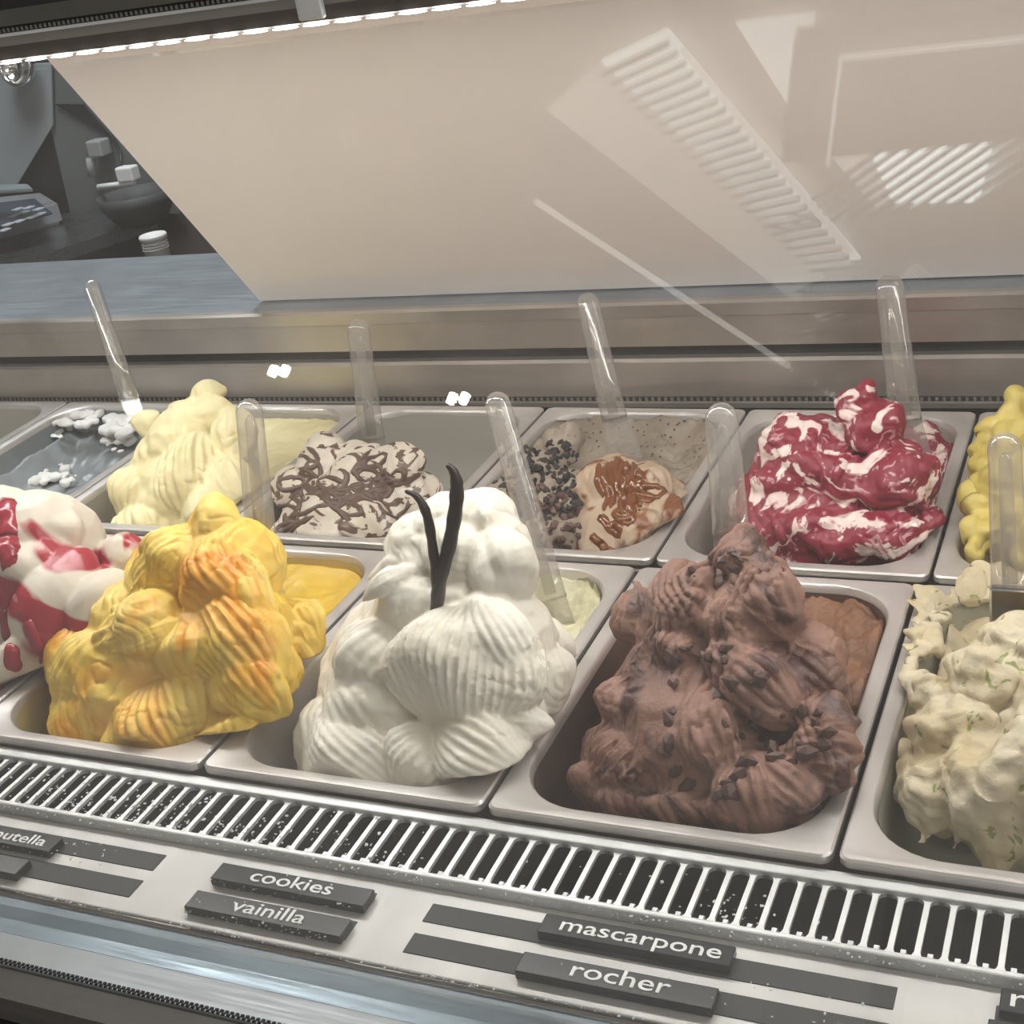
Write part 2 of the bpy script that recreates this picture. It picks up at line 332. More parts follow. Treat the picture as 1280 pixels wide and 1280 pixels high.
# ------------------------------------------------------------------ pans
def pan(x0, y0, label, film=None, depth=.105, wdt=.2475, dep=.3585, z=0.0):
    t = empty('gelato_pan', (x0 + wdt / 2, y0 + dep / 2, z - depth))
    tag(t, label, 'pan')
    x1, y1 = x0 + wdt, y0 + dep; n = 8
    loops = []
    def lp(ins, r, zz): loops.append([(a, b, zz) for a, b in rrect(x0 + ins, x1 - ins, y0 + ins, y1 - ins, r, n)])
    lp(.0005, .008, z - .0075); lp(0, .008, z - .0065); lp(0, .008, z - .0015); lp(.0015, .0075, z)
    lp(.0105, .052, z); lp(.0125, .051, z - .0012); lp(.0140, .050, z - .0045)
    k = len(loops)
    lp(.0185, .046, z - depth * .5); lp(.0225, .042, z - depth + .008); lp(.026, .038, z - depth + .002); lp(.034, .030, z - depth)
    vs = [v for l in loops for v in l]; m_ = len(loops[0]); fs = []
    for i in range(len(loops) - 1):
        for j in range(m_): fs.append((i * m_ + j, i * m_ + (j + 1) % m_, (i + 1) * m_ + (j + 1) % m_, (i + 1) * m_ + j))
    fs.append(tuple((len(loops) - 1) * m_ + j for j in range(m_)))
    me_o = mesh('pan_shell', vs, fs, M['steel'], None, True); sub(me_o, t)
    me_o.data.set_sharp_from_angle(angle=math.radians(35)) if hasattr(me_o.data, 'set_sharp_from_angle') else None
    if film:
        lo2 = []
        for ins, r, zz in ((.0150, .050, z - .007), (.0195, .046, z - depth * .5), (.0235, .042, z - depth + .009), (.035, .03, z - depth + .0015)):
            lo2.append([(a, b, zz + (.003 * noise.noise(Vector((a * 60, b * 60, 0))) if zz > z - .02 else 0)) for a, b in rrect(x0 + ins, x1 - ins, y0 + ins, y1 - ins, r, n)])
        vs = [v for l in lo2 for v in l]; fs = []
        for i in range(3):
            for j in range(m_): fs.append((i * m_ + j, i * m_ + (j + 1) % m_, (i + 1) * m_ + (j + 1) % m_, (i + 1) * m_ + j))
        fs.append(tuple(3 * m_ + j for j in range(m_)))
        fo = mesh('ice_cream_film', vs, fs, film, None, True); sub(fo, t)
    return t
PP = .2520
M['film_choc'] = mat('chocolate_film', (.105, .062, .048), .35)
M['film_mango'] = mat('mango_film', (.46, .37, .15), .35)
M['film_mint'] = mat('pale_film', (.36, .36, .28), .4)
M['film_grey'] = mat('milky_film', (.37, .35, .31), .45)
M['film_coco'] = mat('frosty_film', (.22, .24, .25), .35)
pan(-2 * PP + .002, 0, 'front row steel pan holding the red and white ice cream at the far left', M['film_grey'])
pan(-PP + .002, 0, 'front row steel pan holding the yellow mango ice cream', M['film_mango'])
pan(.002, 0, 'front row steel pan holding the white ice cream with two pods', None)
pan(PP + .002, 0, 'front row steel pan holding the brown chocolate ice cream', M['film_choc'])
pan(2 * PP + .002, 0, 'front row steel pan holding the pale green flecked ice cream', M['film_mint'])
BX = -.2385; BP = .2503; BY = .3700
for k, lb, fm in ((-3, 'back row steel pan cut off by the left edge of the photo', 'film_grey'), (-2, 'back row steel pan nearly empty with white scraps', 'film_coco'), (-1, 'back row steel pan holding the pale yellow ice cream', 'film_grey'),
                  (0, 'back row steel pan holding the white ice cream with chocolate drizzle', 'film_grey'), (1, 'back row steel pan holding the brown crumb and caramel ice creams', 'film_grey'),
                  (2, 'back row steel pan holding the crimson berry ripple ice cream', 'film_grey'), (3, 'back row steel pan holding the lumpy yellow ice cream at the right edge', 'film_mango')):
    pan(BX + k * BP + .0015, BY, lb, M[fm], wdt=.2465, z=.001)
#GELATO
# ------------------------------------------------------------------ ice cream
def ball(c, r, seg=16):            # plain ellipsoid, c centre, r three radii
    vs, fs = [], []; n = seg; m_ = seg // 2
    for i in range(m_ + 1):
        th = PI * i / m_
        for j in range(n):
            a = 2 * PI * j / n; vs.append(Vector((c[0] + r[0] * math.sin(th) * math.cos(a), c[1] + r[1] * math.sin(th) * math.sin(a), c[2] + r[2] * math.cos(th))))
    for i in range(m_):
        for j in range(n): fs.append((i * n + j, (i + 1) * n + j, (i + 1) * n + (j + 1) % n, i * n + (j + 1) % n))
    return vs, fs
def lobe(A, B, hw, sp=0, T=.7, amp=.15, twist=0.0, bend=.15, p=1.36, q=.72, seed=0, toward=None, arc=None):
    """a fold of ice cream from its pinched end A to its round end B: half width hw (m), ridges every sp metres running A to B"""
    A = Vector(A); B = Vector(B); e1 = (B - A); Ln = e1.length; e1.normalize()
    v = (toward or Vector((.12, -.62, .72))).normalized(); e3 = (v - e1 * v.dot(e1)).normalized(); e2 = e1.cross(e3)
    nr = max(0, round(2 * PI * hw * .85 / sp)) if sp else 0
    arc = (((seed * 37.7) % 1) - .5) * .34 if arc is None else arc
    nt = max(14, int(Ln / .004)); na = max(24, nr * 5)
    vs, fs = [], []
    for i in range(nt + 1):
        t = i / nt; tt = .5 - .5 * math.cos(PI * t)
        w = max(0.0, math.sin(PI * min(1, max(0, tt)) ** p)) ** q
        c = A + e1 * Ln * tt + e3 * bend * Ln * math.sin(PI * tt) + e2 * arc * Ln * math.sin(PI * tt) - v * hw * T * .55
        for j in range(na):
            a = 2 * PI * j / na; nz = noise.noise(Vector((math.cos(a) * 1.3 + seed * 7.3, math.sin(a) * 1.3, tt * 2.2 + seed)))
            r = 1 + .26 * nz
            if nr:
                ph = a * nr / 2 + twist * tt * 4 + 1.3 * noise.noise(Vector((a * .7 + seed, tt * 1.6, seed * 3.1)))
                k = abs(math.sin(ph)) ** .8
                r -= amp * (1 - k) * (.35 + .65 * min(1, w * 1.2)) * (.8 + .6 * nz)
            vs.append(c + (e2 * math.cos(a) + e3 * math.sin(a) * T) * hw * w * r)
    for i in range(nt):
        for j in range(na): fs.append((i * na + j, i * na + (j + 1) % na, (i + 1) * na + (j + 1) % na, (i + 1) * na + j))
    return vs, fs
BV = {}
def mound(name, shapes, m, px0, py0, vox=.0016, nz=(.0012, 90), lump=(.003, 24), rid=(0, 900), pd=.3585, pw=.2475, smooth=2):
    vs, fs = [], []
    for a, b in shapes:
        k = len(vs); vs += a; fs += [tuple(k + i for i in f) for f in b]
    bm = bmesh.new(); bv = [bm.verts.new(v) for v in vs]
    for f in fs:
        try: bm.faces.new([bv[i] for i in f])
        except ValueError: pass
    bmesh.ops.remove_doubles(bm, verts=bm.verts, dist=1e-5); bmesh.ops.recalc_face_normals(bm, faces=bm.faces)
    me = bpy.data.meshes.new('tmp'); bm.to_mesh(me); bm.free()
    o = bpy.data.objects.new(name, me); COL.objects.link(o)
    r = o.modifiers.new('r', 'REMESH'); r.mode = 'VOXEL'; r.voxel_size = vox; r.use_smooth_shade = True
    s = o.modifiers.new('s', 'SMOOTH'); s.iterations = smooth; s.factor = .5
    dg = bpy.context.evaluated_depsgraph_get(); ev = o.evaluated_get(dg); nm = bpy.data.meshes.new_from_object(ev)
    o.modifiers.clear(); o.data = nm; bpy.data.meshes.remove(me); nm.name = name
    x0, x1, y0, y1 = px0 + .0175, px0 + pw - .0175, py0 + .0175, py0 + pd - .0175; cr = .045
    co = [Vector(v.co) for v in nm.vertices]; no = [Vector(v.normal) for v in nm.vertices]
    for i, v in enumerate(nm.vertices):
        c = co[i]; d = nz[0] * noise.noise(c * nz[1]) + (lump[0] * noise.noise(c * lump[1]) if lump[0] else 0)
        if rid[0]:
            wq = noise.noise(c * 16); d -= rid[0] * (1 - abs(math.sin(rid[1] * (c.x * .55 + c.z * .5 - c.y * .35) + 9 * wq + 4 * noise.noise(c * 38)))) ** 2 * max(0, .5 + 1.2 * noise.noise(c * 21 + Vector((7, 3, 1))))
        c = c + no[i] * d
        if c.z < .012:                      # below the rim the fold is pressed against the pan wall
            k = min(1, (.012 - c.z) / .012); ins = max(0, -c.z) * .09
            tx = min(max(c.x, x0 + ins), x1 - ins); ty = min(max(c.y, y0 + ins), y1 - ins)
            qx = min(max(tx, x0 + cr), x1 - cr); qy = min(max(ty, y0 + cr), y1 - cr); dd = Vector((tx - qx, ty - qy))
            lim = cr - ins
            if dd.length > lim: dd *= lim / dd.length; tx, ty = qx + dd.x, qy + dd.y
            c.x += (tx - c.x) * k; c.y += (ty - c.y) * k; c.z = max(c.z, -.099)
        v.co = c
    nm.materials.clear(); nm.materials.append(m)
    for p in nm.polygons: p.use_smooth = True
    BV[o.name] = BVHTree.FromPolygons([v.co[:] for v in nm.vertices], [p.vertices[:] for p in nm.polygons])
    return o
def layer(x0, y0, xa, xb, ya, yb, z, m, parent, rise=.0, rough=.003, name='scooped_layer', seed=0, freq=28, n=80):
    """left-over ice cream spread in part of a pan: a closed uneven slab"""
    vs = []; nx, ny = n, n
    for j in range(ny + 1):
        for i in range(nx + 1):
            u, v = i / nx, j / ny; x = xa + (xb - xa) * u; y = ya + (yb - ya) * v
            qx = min(max(x, x0 + .0175 + .045), x0 + .23 - .045); qy = min(max(y, y0 + .0625), y0 + .341 - .045); d = Vector((x - qx, y - qy))
            if d.length > .045: d *= .045 / d.length; x, y = qx + d.x, qy + d.y
            e = max(0, abs(u - .5) * 2 - .6) / .4; f = max(0, v - .7) / .3
            zz = z + rise * max(e, f) ** 1.5 + rough * noise.fractal(Vector((x * freq, y * freq, seed)), .8, 2.2, 4)
            vs.append((x, y, zz))
    k = len(vs); vs += [(x, y, -.098) for x, y, _ in vs]; W_ = nx + 1
    fs = []
    for j in range(ny):
        for i in range(nx):
            a = j * W_ + i; fs.append((a, a + 1, a + W_ + 1, a + W_)); fs.append((k + a, k + a + W_, k + a + W_ + 1, k + a + 1))
    for i in range(nx): fs.append((i, k + i, k + i + 1, i + 1)); a = ny * W_ + i; fs.append((a, a + 1, k + a + 1, k + a))
    for j in range(ny): a = j * W_; fs.append((a, a + W_, k + a + W_, k + a)); a += nx; fs.append((a, k + a, k + a + W_, a + W_))
    return mesh(name, vs, fs, m, parent, True)
def shapes_from(spec, yf, fill=.92):
    """spec rows: (A pixel), (B pixel), half width in photo pixels, ridge spacing in photo pixels, options; yf gives the depth of the front surface"""
    out = []
    for k, row in enumerate(spec):
        A, B, w, sp = row[:4]; op = dict(row[4]) if len(row) > 4 else {}
        fo = op.pop('f', 1); dy = op.pop('dy', 0); pa_ = at(A[0], A[1], y=yf(A[1]) + dy + op.pop('da', 0)); pb_ = at(B[0], B[1], y=yf(B[1]) + dy + op.pop('db', 0)); s = pxm((pa_ + pb_) / 2)
        op.setdefault('seed', k + .37); out.append(lobe(pa_, pb_, w * s, sp * s, **op))
        if fill and fo: mid = (pa_ * .45 + pb_ * .55) - (CC - pa_).normalized() * w * s * 1.0; rr_ = max(w * s, (pb_ - pa_).length * .40) * fill; out.append(ball(mid, (rr_, rr_, rr_)))
    return out
def lin(p0, y0, p1, y1): return lambda py: y0 + (y1 - y0) * (py - p0) / (p1 - p0)
def drape(name, lines, r, m, parent, target, seed=0, lift=.0003, flat=.6):
    """sauce poured in strands over a mound; each line is a list of photo positions dropped onto the mound surface"""
    bm = bmesh.new(); bvh = BV[target]; rnd = random.Random(seed)
    for ln in lines:
        rr = ln[0] if isinstance(ln[0], (int, float)) else r; pts = [q for q in ln if not isinstance(q, (int, float))]
        P_ = []
        for (ax, ay), (bx, by) in zip(pts, pts[1:]):
            n = max(2, int(math.hypot(bx - ax, by - ay) / 3))
            for i in range(n):
                x, y = ax + (bx - ax) * i / n, ay + (by - ay) * i / n
                x += 3.5 * noise.noise(Vector((x * .07, y * .07, seed))); y += 3.5 * noise.noise(Vector((x * .07, y * .07, seed + 9)))
                d = (CR @ Vector(((x - 640) / CF, -(y - 640) / CF, -1))).normalized(); h = bvh.ray_cast(CC, d)
                if h[0] is None or (P_ and (h[0] - P_[-1]).length > .03):
                    if len(P_) > 3: tube_bm(bm, P_, [rr * (1 + .4 * noise.noise(Vector((i * .18, seed, len(P_))))) for i in range(len(P_))], 7)
                    P_ = []
                    if h[0] is None: continue
                P_.append(h[0] - h[1] * rr * .55)
        if len(P_) > 3: tube_bm(bm, P_, [rr * (1 + .4 * noise.noise(Vector((i * .18, seed, len(P_))))) * min(1, .3 + .2 * min(i, len(P_) - 1 - i)) for i in range(len(P_))], 8)
    return bmobj(name, bm, m, parent, True)
def crumbs(name, region, count, size, m, parent, target, seed=0):
    rnd = random.Random(seed); bm = bmesh.new(); bvh = BV[target]
    for _ in range(count):
        x = rnd.uniform(region[0], region[2]); y = rnd.uniform(region[1], region[3])
        cx, cy = (region[0] + region[2]) / 2, (region[1] + region[3]) / 2
        if ((x - cx) / (region[2] - cx)) ** 2 + ((y - cy) / (region[3] - cy)) ** 2 > 1: continue
        d = (CR @ Vector(((x - 640) / CF, -(y - 640) / CF, -1))).normalized(); h = bvh.ray_cast(CC, d)
        if h[0] is None: continue
        r = bmesh.ops.create_icosphere(bm, subdivisions=1, radius=size * rnd.uniform(.4, 1.2)); s_ = Vector((rnd.uniform(.6, 1.3), rnd.uniform(.6, 1.3), rnd.uniform(.4, .9)))
        R_ = Matrix.Rotation(rnd.uniform(0, 6), 3, Vector((rnd.random(), rnd.random(), rnd.random() + .1)))
        for v in r['verts']:
            q_ = Vector((v.co.x * s_.x, v.co.y * s_.y, v.co.z * s_.z)) * rnd.uniform(.7, 1.25); v.co = R_ @ q_ + h[0] - h[1] * size * .1
    o = bmobj(name, bm, m, parent, False); o['kind'] = 'stuff'; return o

def MAT(k, *a, **kw): M[k] = gelato(k, *a, **kw); return M[k]
MAT('vanilla', (.84, .81, .72), warm=(.78, .74, .62), fine=(160, .25), sss=.3)
MAT('choc', (.33, .185, .140), warm=(.23, .115, .082), sauce=[(17.0, (1, 1, 1), .50, .62, (.095, .042, .035), 1.4)], fine=(190, .7), sss=.1, rough=.55)
MAT('choc_layer', (.25, .115, .055), warm=(.16, .075, .042), spots=(190, .10, (.09, .045, .03)), fine=(130, .8), sss=.1)
MAT('mango', (.80, .54, .075), warm=(.82, .61, .16), sauce=[(15.0, (1, 1, .5), .54, .72, (.76, .29, .015), .9)], fine=(130, .35), sss=.3)
MAT('mango_layer', (.70, .47, .045), warm=(.62, .42, .05), fine=(60, .5), sss=.3, rough=.35)
MAT('cream', (.74, .67, .40), warm=(.68, .60, .33), fine=(160, .3), sss=.3)
MAT('white_layer', (.70, .68, .50), warm=(.60, .57, .36), fine=(110, .9), sss=.2)
MAT('milky', (.62, .56, .48), warm=(.54, .48, .39), sauce=[(24.0, (1, 1, 1.5), .53, .56, (.115, .068, .048), 2.4)], fine=(150, .4), sss=.2)
MAT('hazel', (.37, .31, .25), warm=(.25, .20, .15), spots=(120, .18, (.06, .045, .04)), fine=(120, .9), sss=.1)
MAT('caramel_ice', (.47, .37, .28), warm=(.40, .28, .18), sauce=[(20.0, (1, 1, 1), .50, .56, (.20, .07, .022), 1.4)], fine=(140, .4), sss=.2)
MAT('berry', (.78, .66, .61), warm=(.72, .56, .52), sauce=[(17.0, (1, 1, 1.3), .43, .465, (.225, .014, .034), 2.4), (60.0, (1, 1, 1), .60, .66, (.50, .26, .28), 2.2)], fine=(100, .35), sss=.25)
MAT('strawberry', (.68, .63, .53), warm=(.62, .55, .45), sauce=[(7.0, (1, 1, 1), .565, .60, (.36, .02, .035), 1.2)], fine=(90, .3), sss=.3)
MAT('lemon', (.62, .50, .15), warm=(.46, .36, .07), fine=(90, .7), sss=.3)
MAT('mint', (.62, .55, .40), warm=(.55, .45, .27), sauce=[(60.0, (1, 1, 1), .63, .66, (.24, .26, .08), .8)], fine=(95, .8), sss=.25)
MAT('coco', (.84, .83, .80), warm=(.66, .64, .61), fine=(150, .8), sss=.15)
M['choc_sauce'] = mat('chocolate_sauce', (.10, .058, .042), .4); M['caramel'] = mat('caramel_sauce', (.16, .052, .014), .15)
M['oreo'] = mat('dark_crumb', (.022, .018, .018), .6); M['brown_bit'] = mat('brown_bit', (.10, .052, .043), .5)
M['pod'] = mat('vanilla_pod', (.022, .014, .013), .38); M['red'] = mat('red_sauce', (.30, .02, .035), .2)

# white ice cream with pods
yf = lin(985, .030, 640, .175)
spec = [((592, 728), (575, 918), 104, 11, dict(amp=.2, T=.70, twist=.4, dy=-.006, q=.5, p=1.15, arc=0)), ((590, 715), (664, 880), 52, 11, dict(amp=.16, T=.7, bend=.2, q=.6, arc=.08, dy=.004)),
        ((600, 640), (640, 756), 44, 24, dict(amp=.10, T=.8, f=0, p=1.5)), ((560, 760), (562, 626), 40, 16, dict(T=.9, f=0, amp=.12, arc=.05)), ((500, 770), (515, 652), 30, 0, dict(T=.9, f=0)), ((530, 700), (540, 628), 22, 0, dict(f=0, T=.9)), ((590, 660), (625, 640), 24, 0, dict(f=0)),
        ((455, 720), (540, 690), 28, 14, dict(amp=.12, f=0)), ((448, 752), (520, 704), 17, 7, dict(dy=-.016, amp=.22, f=0)), ((452, 780), (570, 740), 44, 0, dict(f=0)), ((560, 690), (600, 790), 52, 0, dict(f=0, dy=.01)),
        ((520, 760), (428, 872), 52, 16, dict(amp=.12)), ((470, 800), (450, 870), 40, 0, {}), ((500, 800), (590, 900), 70, 12, dict(amp=.12)),
        ((388, 872), (505, 1000), 58, 11, dict(amp=.16)), ((410, 838), (480, 940), 52, 13, dict(amp=.13)), ((500, 880), (366, 966), 40, 12, dict(amp=.12)),
        ((486, 995), (545, 900), 58, 12, dict(amp=.14, twist=1.5, dy=-.004)), ((530, 900), (665, 975), 58, 12, dict(amp=.17)), ((560, 960), (600, 1005), 50, 14, {}), ((600, 880), (690, 905), 30, 9, dict(amp=.2, dy=.01)),
        ((625, 700), (690, 860), 40, 9, dict(amp=.2, dy=.03, f=0)), ((672, 760), (706, 842), 22, 9, dict(dy=.05, f=0)), ((640, 790), (692, 895), 34, 12, dict(dy=.03, f=0))]
sh = shapes_from(spec, yf) + [ball((.125, .16, .0), (.085, .115, .075)), ball(at(585, 672, y=.185), (.036, .036, .036)), ball(at(528, 690, y=.17), (.032, .036, .034)), ball(at(622, 690, y=.18), (.030, .032, .036)), ball(at(600, 655, y=.19), (.034, .032, .030)), ball(at(560, 652, y=.185), (.026, .028, .026)), ball((.140, .175, .065), (.048, .05, .052)), ball((.135, .16, .03), (.065, .075, .06))]
van = mound('ice_cream_mound', sh, M['vanilla'], .002, 0, vox=.0015, rid=(.0010, 520), lump=(.002, 24))
tag(van, 'tall ridged mound of pure white ice cream with two black pods on top', 'ice cream')
layer(.002, 0, .06, .2335, .225, .3415, -.030, M['white_layer'], van, rise=.022, rough=.010, freq=45, seed=2)
def pod(lbl, pts, w, side):
    P_ = [at(a, b, y=c) for a, b, c in pts]; s = pxm(P_[0]); n = len(P_); PP_ = []
    for i in range(n - 1):
        for k in range(4):
            t = k / 4; a, b, c, d = P_[max(i - 1, 0)], P_[i], P_[i + 1], P_[min(i + 2, n - 1)]
            PP_.append(.5 * ((2 * b) + (c - a) * t + (2 * a - 5 * b + 4 * c - d) * t * t + (3 * b - a - 3 * c + d) * t ** 3))
    PP_.append(P_[-1]); L_ = len(PP_)
    o = tube('vanilla_pod', PP_, [w * s * .62 * (.35 + .65 * min(1, i / (L_ * .35))) * (1 + .08 * math.sin(i * 2.1)) for i in range(L_)], M['pod'], None, 9, .75)
    tag(o, lbl, 'vanilla pod'); return o
pod('thin dark curved vanilla pod leaning left on the white ice cream', [(507, 614, .128), (522, 622, .127), (534, 645, .125), (541, 685, .120), (545, 725, .115), (546, 762, .118)], 14, -1)
pod('thick dark upright vanilla pod with hooked tip on the white ice cream', [(559, 581, .132), (567, 590, .131), (571, 608, .130), (569, 640, .127), (561, 685, .121), (550, 725, .115), (546, 762, .116)], 20, 1)

# chocolate
yf = lin(1045, .028, 665, .190)
R10 = dict(amp=.22)
spec = [((900, 690), (955, 668), 26, 0, dict(dy=0, T=.8)), ((880, 690), (968, 700), 24, 8, R10), ((905, 690), (992, 800), 44, 13, dict(amp=.2, T=.7)), ((915, 705), (900, 830), 50, 12, dict(amp=.2)), ((940, 740), (985, 790), 26, 0, {}),
        ((895, 690), (822, 800), 36, 11, dict(amp=.2)), ((838, 765), (842, 850), 38, 12, R10), ((800, 830), (775, 915), 40, 12, dict(amp=.2)), ((845, 850), (770, 880), 46, 16, R10), ((830, 880), (735, 1000), 56, 13, dict(amp=.2)), ((780, 940), (740, 1020), 42, 12, R10),
        ((868, 845), (905, 980), 44, 15, dict(amp=.24, T=.7, dy=-.008)), ((880, 810), (1005, 905), 44, 14, dict(amp=.22)), ((860, 800), (940, 870), 46, 14, R10), ((985, 900), (1078, 900), 20, 10, R10), ((965, 945), (1080, 935), 40, 13, dict(amp=.22)), ((1000, 965), (1070, 975), 30, 11, R10),
        ((938, 925), (962, 1052), 56, 15, dict(amp=.24, dy=-.004)), ((930, 940), (1045, 1030), 36, 12, R10), ((850, 960), (850, 1040), 62, 0, {}), ((800, 960), (790, 1030), 52, 14, R10), ((955, 790), (1060, 880), 46, 13, dict(amp=.2, dy=.02)), ((990, 760), (1040, 870), 36, 0, dict(dy=.04)), ((790, 720), (810, 820), 26, 9, dict(dy=.03, amp=.2)), ((820, 850), (935, 945), 60, 0, {})]
sh = shapes_from(spec, yf) + [ball((.378, .15, -.01), (.085, .11, .075)), ball((.378, .19, .045), (.05, .05, .055))]
cho = mound('ice_cream_mound', sh, M['choc'], PP + .002, 0, vox=.0014, nz=(.0024, 75), lump=(.005, 30), rid=(.0036, 480), smooth=1)
tag(cho, 'tall folded mound of brown chocolate ice cream with dark lumps', 'ice cream')
layer(PP + .002, 0, PP + .05, PP + .2335, .19, .3415, -.018, M['choc_layer'], cho, rise=.008, rough=.011, seed=5, freq=34)
crumbs('chocolate_chunk', (820, 790, 960, 1000), 44, .0070, M['brown_bit'], cho, cho.name, 4)
crumbs('chocolate_chunk', (950, 880, 1040, 960), 26, .0072, M['brown_bit'], cho, cho.name, 5)
crumbs('chocolate_chunk', (860, 670, 930, 740), 22, .004, M['brown_bit'], cho, cho.name, 6)

# mango
yf = lin(945, .028, 645, .170)
spec = [((262, 640), (330, 770), 52, 12, dict(amp=.15)), ((262, 645), (190, 745), 44, 13, dict(amp=.14)), ((262, 640), (262, 760), 52, 15, dict(amp=.12)), ((225, 668), (300, 660), 34, 0, {}),
        ((245, 700), (158, 752), 38, 12, dict(amp=.14)), ((240, 725), (345, 870), 58, 12, dict(amp=.16)), ((235, 742), (110, 820), 48, 14, dict(amp=.15)), ((295, 690), (335, 800), 42, 13, dict(amp=.15, f=0)),
        ((160, 755), (78, 900), 44, 12, dict(amp=.15)), ((240, 745), (245, 862), 62, 15, dict(amp=.13, dy=-.006)), ((130, 800), (240, 770), 20, 7, dict(amp=.2, dy=-.012)), ((195, 820), (228, 958), 92, 12, dict(amp=.17, T=.55)),
        ((250, 850), (322, 870), 32, 0, dict(dy=-.004)), ((330, 750), (392, 832), 36, 9, dict(amp=.2, dy=.06, f=0, T=.5)), ((290, 780), (350, 900), 46, 12, dict(amp=.14)), ((110, 830), (112, 945), 48, 14, dict(amp=.12)), ((150, 850), (180, 800), 40, 0, {}), ((310, 720), (338, 800), 40, 14, dict(dy=.02, f=0)), ((290, 880), (300, 940), 40, 12, {})]
sh = shapes_from(spec, yf) + [ball((-.130, .14, -.01), (.09, .11, .08)), ball((-.13, .18, .05), (.06, .055, .05))]
man = mound('ice_cream_mound', sh, M['mango'], -PP + .002, 0, vox=.0014, nz=(.0018, 80), lump=(.004, 26), rid=(.0019, 430), smooth=1)
tag(man, 'ridged yellow mango ice cream mound streaked with orange syrup', 'ice cream')
layer(-PP + .002, 0, -PP + .03, -.0145, .18, .3415, -.026, M['mango_layer'], man, rise=.012, rough=.004, seed=8, freq=24)

# strawberry, cut by the frame
yf = lin(870, .06, 610, .21)
spec = [((20, 610), (90, 760), 46, 0, dict(T=.8)), ((70, 620), (75, 700), 34, 0, {}), ((-10, 600), (10, 700), 46, 0, {}), ((0, 740), (110, 800), 66, 0, {}), ((60, 790), (165, 720), 44, 0, {}), ((-60, 700), (30, 760), 60, 0, dict(dy=-.01)), ((0, 800), (30, 860), 62, 0, {}), ((-80, 800), (0, 880), 70, 0, {}), ((120, 700), (180, 690), 30, 0, dict(dy=.03)), ((-120, 640), (-40, 760), 80, 0, {}), ((-160, 760), (-80, 880), 80, 0, {})]
sh = shapes_from(spec, yf) + [ball((-.385, .15, -.02), (.09, .12, .08))]
stw = mound('ice_cream_mound', sh, M['strawberry'], -2 * PP + .002, 0, vox=.002, nz=(.0015, 40), smooth=3)
tag(stw, 'smooth cream white ice cream with red strawberry sauce at the left edge', 'ice cream')
drape('strawberry_sauce', [[.014, (2, 620), (6, 650), (10, 690), (16, 715)], [.013, (-20, 660), (-4, 700)], [.009, (4, 760), (12, 800), (20, 850)], [.0075, (34, 780), (48, 810), (62, 840)]], .006, M['red'], stw, stw.name, 3, flat=.5)
layer(-2 * PP + .002, 0, -2 * PP + .03, -PP - .0145, .19, .3415, -.014, M['strawberry'], stw, rise=.010, rough=.008, seed=15, freq=30)

# pale green flecked, right
yf = lin(1090, .035, 770, .20)
spec = [((1190, 1060), (1240, 900), 60, 0, {}), ((1160, 860), (1230, 960), 52, 0, {}), ((1150, 1060), (1190, 940), 42, 0, {}), ((1240, 1090), (1300, 940), 80, 0, {}), ((1260, 900), (1330, 1000), 62, 0, dict(dy=-.02)), ((1180, 820), (1290, 880), 52, 0, {}), ((1150, 930), (1135, 985), 20, 0, dict(dy=.0)), ((1230, 850), (1300, 780), 50, 0, {}), ((1140, 850), (1185, 880), 26, 0, dict(dy=.0)), ((1300, 800), (1400, 1000), 100, 0, {}), ((1380, 900), (1420, 1080), 100, 0, {}), ((1240, 820), (1280, 790), 34, 0, dict(dy=-.01))]
sh = shapes_from(spec, yf) + [ball((.66, .15, -.02), (.075, .11, .075))]
rnd = random.Random(5)
for px_, py_, r_ in [(1140, 762, .010), (1152, 750, .011), (1165, 742, .010), (1182, 735, .009), (1200, 730, .008), (1215, 728, .009), (1232, 722, .009), (1250, 720, .010), (1270, 715, .011), (1135, 780, .011), (1142, 800, .012), (1150, 815, .010), (1133, 830, .010), (1136, 848, .011), (1160, 790, .012), (1168, 805, .010), (1158, 762, .012), (1176, 770, .009), (1150, 858, .013), (1132, 815, .009), (1128, 940, .009), (1140, 945, .011), (1150, 968, .010)]:
    zz_ = .004 if py_ < 900 else -.01
    c = at(px_, py_, z=zz_); sh.append(ball(c, (r_ * rnd.uniform(.7, 1.2), r_ * rnd.uniform(.8, 1.3), r_ * .8), 12))
mnt = mound('ice_cream_mound', sh, M['mint'], 2 * PP + .002, 0, vox=.0017, nz=(.005, 85), lump=(.009, 30), rid=(.002, 300), smooth=1)
tag(mnt, 'rough pale cream ice cream with green flecks at the right edge', 'ice cream')
layer(2 * PP + .002, 0, 2 * PP + .03, 2 * PP + .2335, .16, .34, -.052, M['mint'], mnt, rise=.034, rough=.006, seed=21, freq=30)

# back row: pale yellow
yf = lin(670, .405, 485, .560)
spec = [((205, 520), (292, 506), 28, 14, dict(f=0, amp=.12)), ((230, 500), (280, 484), 18, 0, dict(f=0)), ((208, 500), (255, 560), 30, 15, dict(amp=.14, f=0)), ((184, 548), (190, 508), 17, 0, dict(f=0)), ((192, 530), (205, 610), 28, 12, dict(amp=.15, f=0)), ((245, 520), (228, 655), 52, 13, dict(amp=.24, T=.8, f=0, dy=-.006)), ((278, 500), (288, 590), 30, 12, dict(amp=.14, f=0)), ((212, 565), (155, 660), 38, 11, dict(amp=.24, f=0)), ((262, 560), (302, 650), 40, 12, dict(amp=.16, f=0)), ((225, 620), (285, 670), 46, 0, dict(f=0)), ((180, 610), (200, 690), 42, 11, dict(amp=.2, f=0)), ((260, 640), (270, 700), 44, 0, dict(f=0))]
cx_ = BX - BP / 2
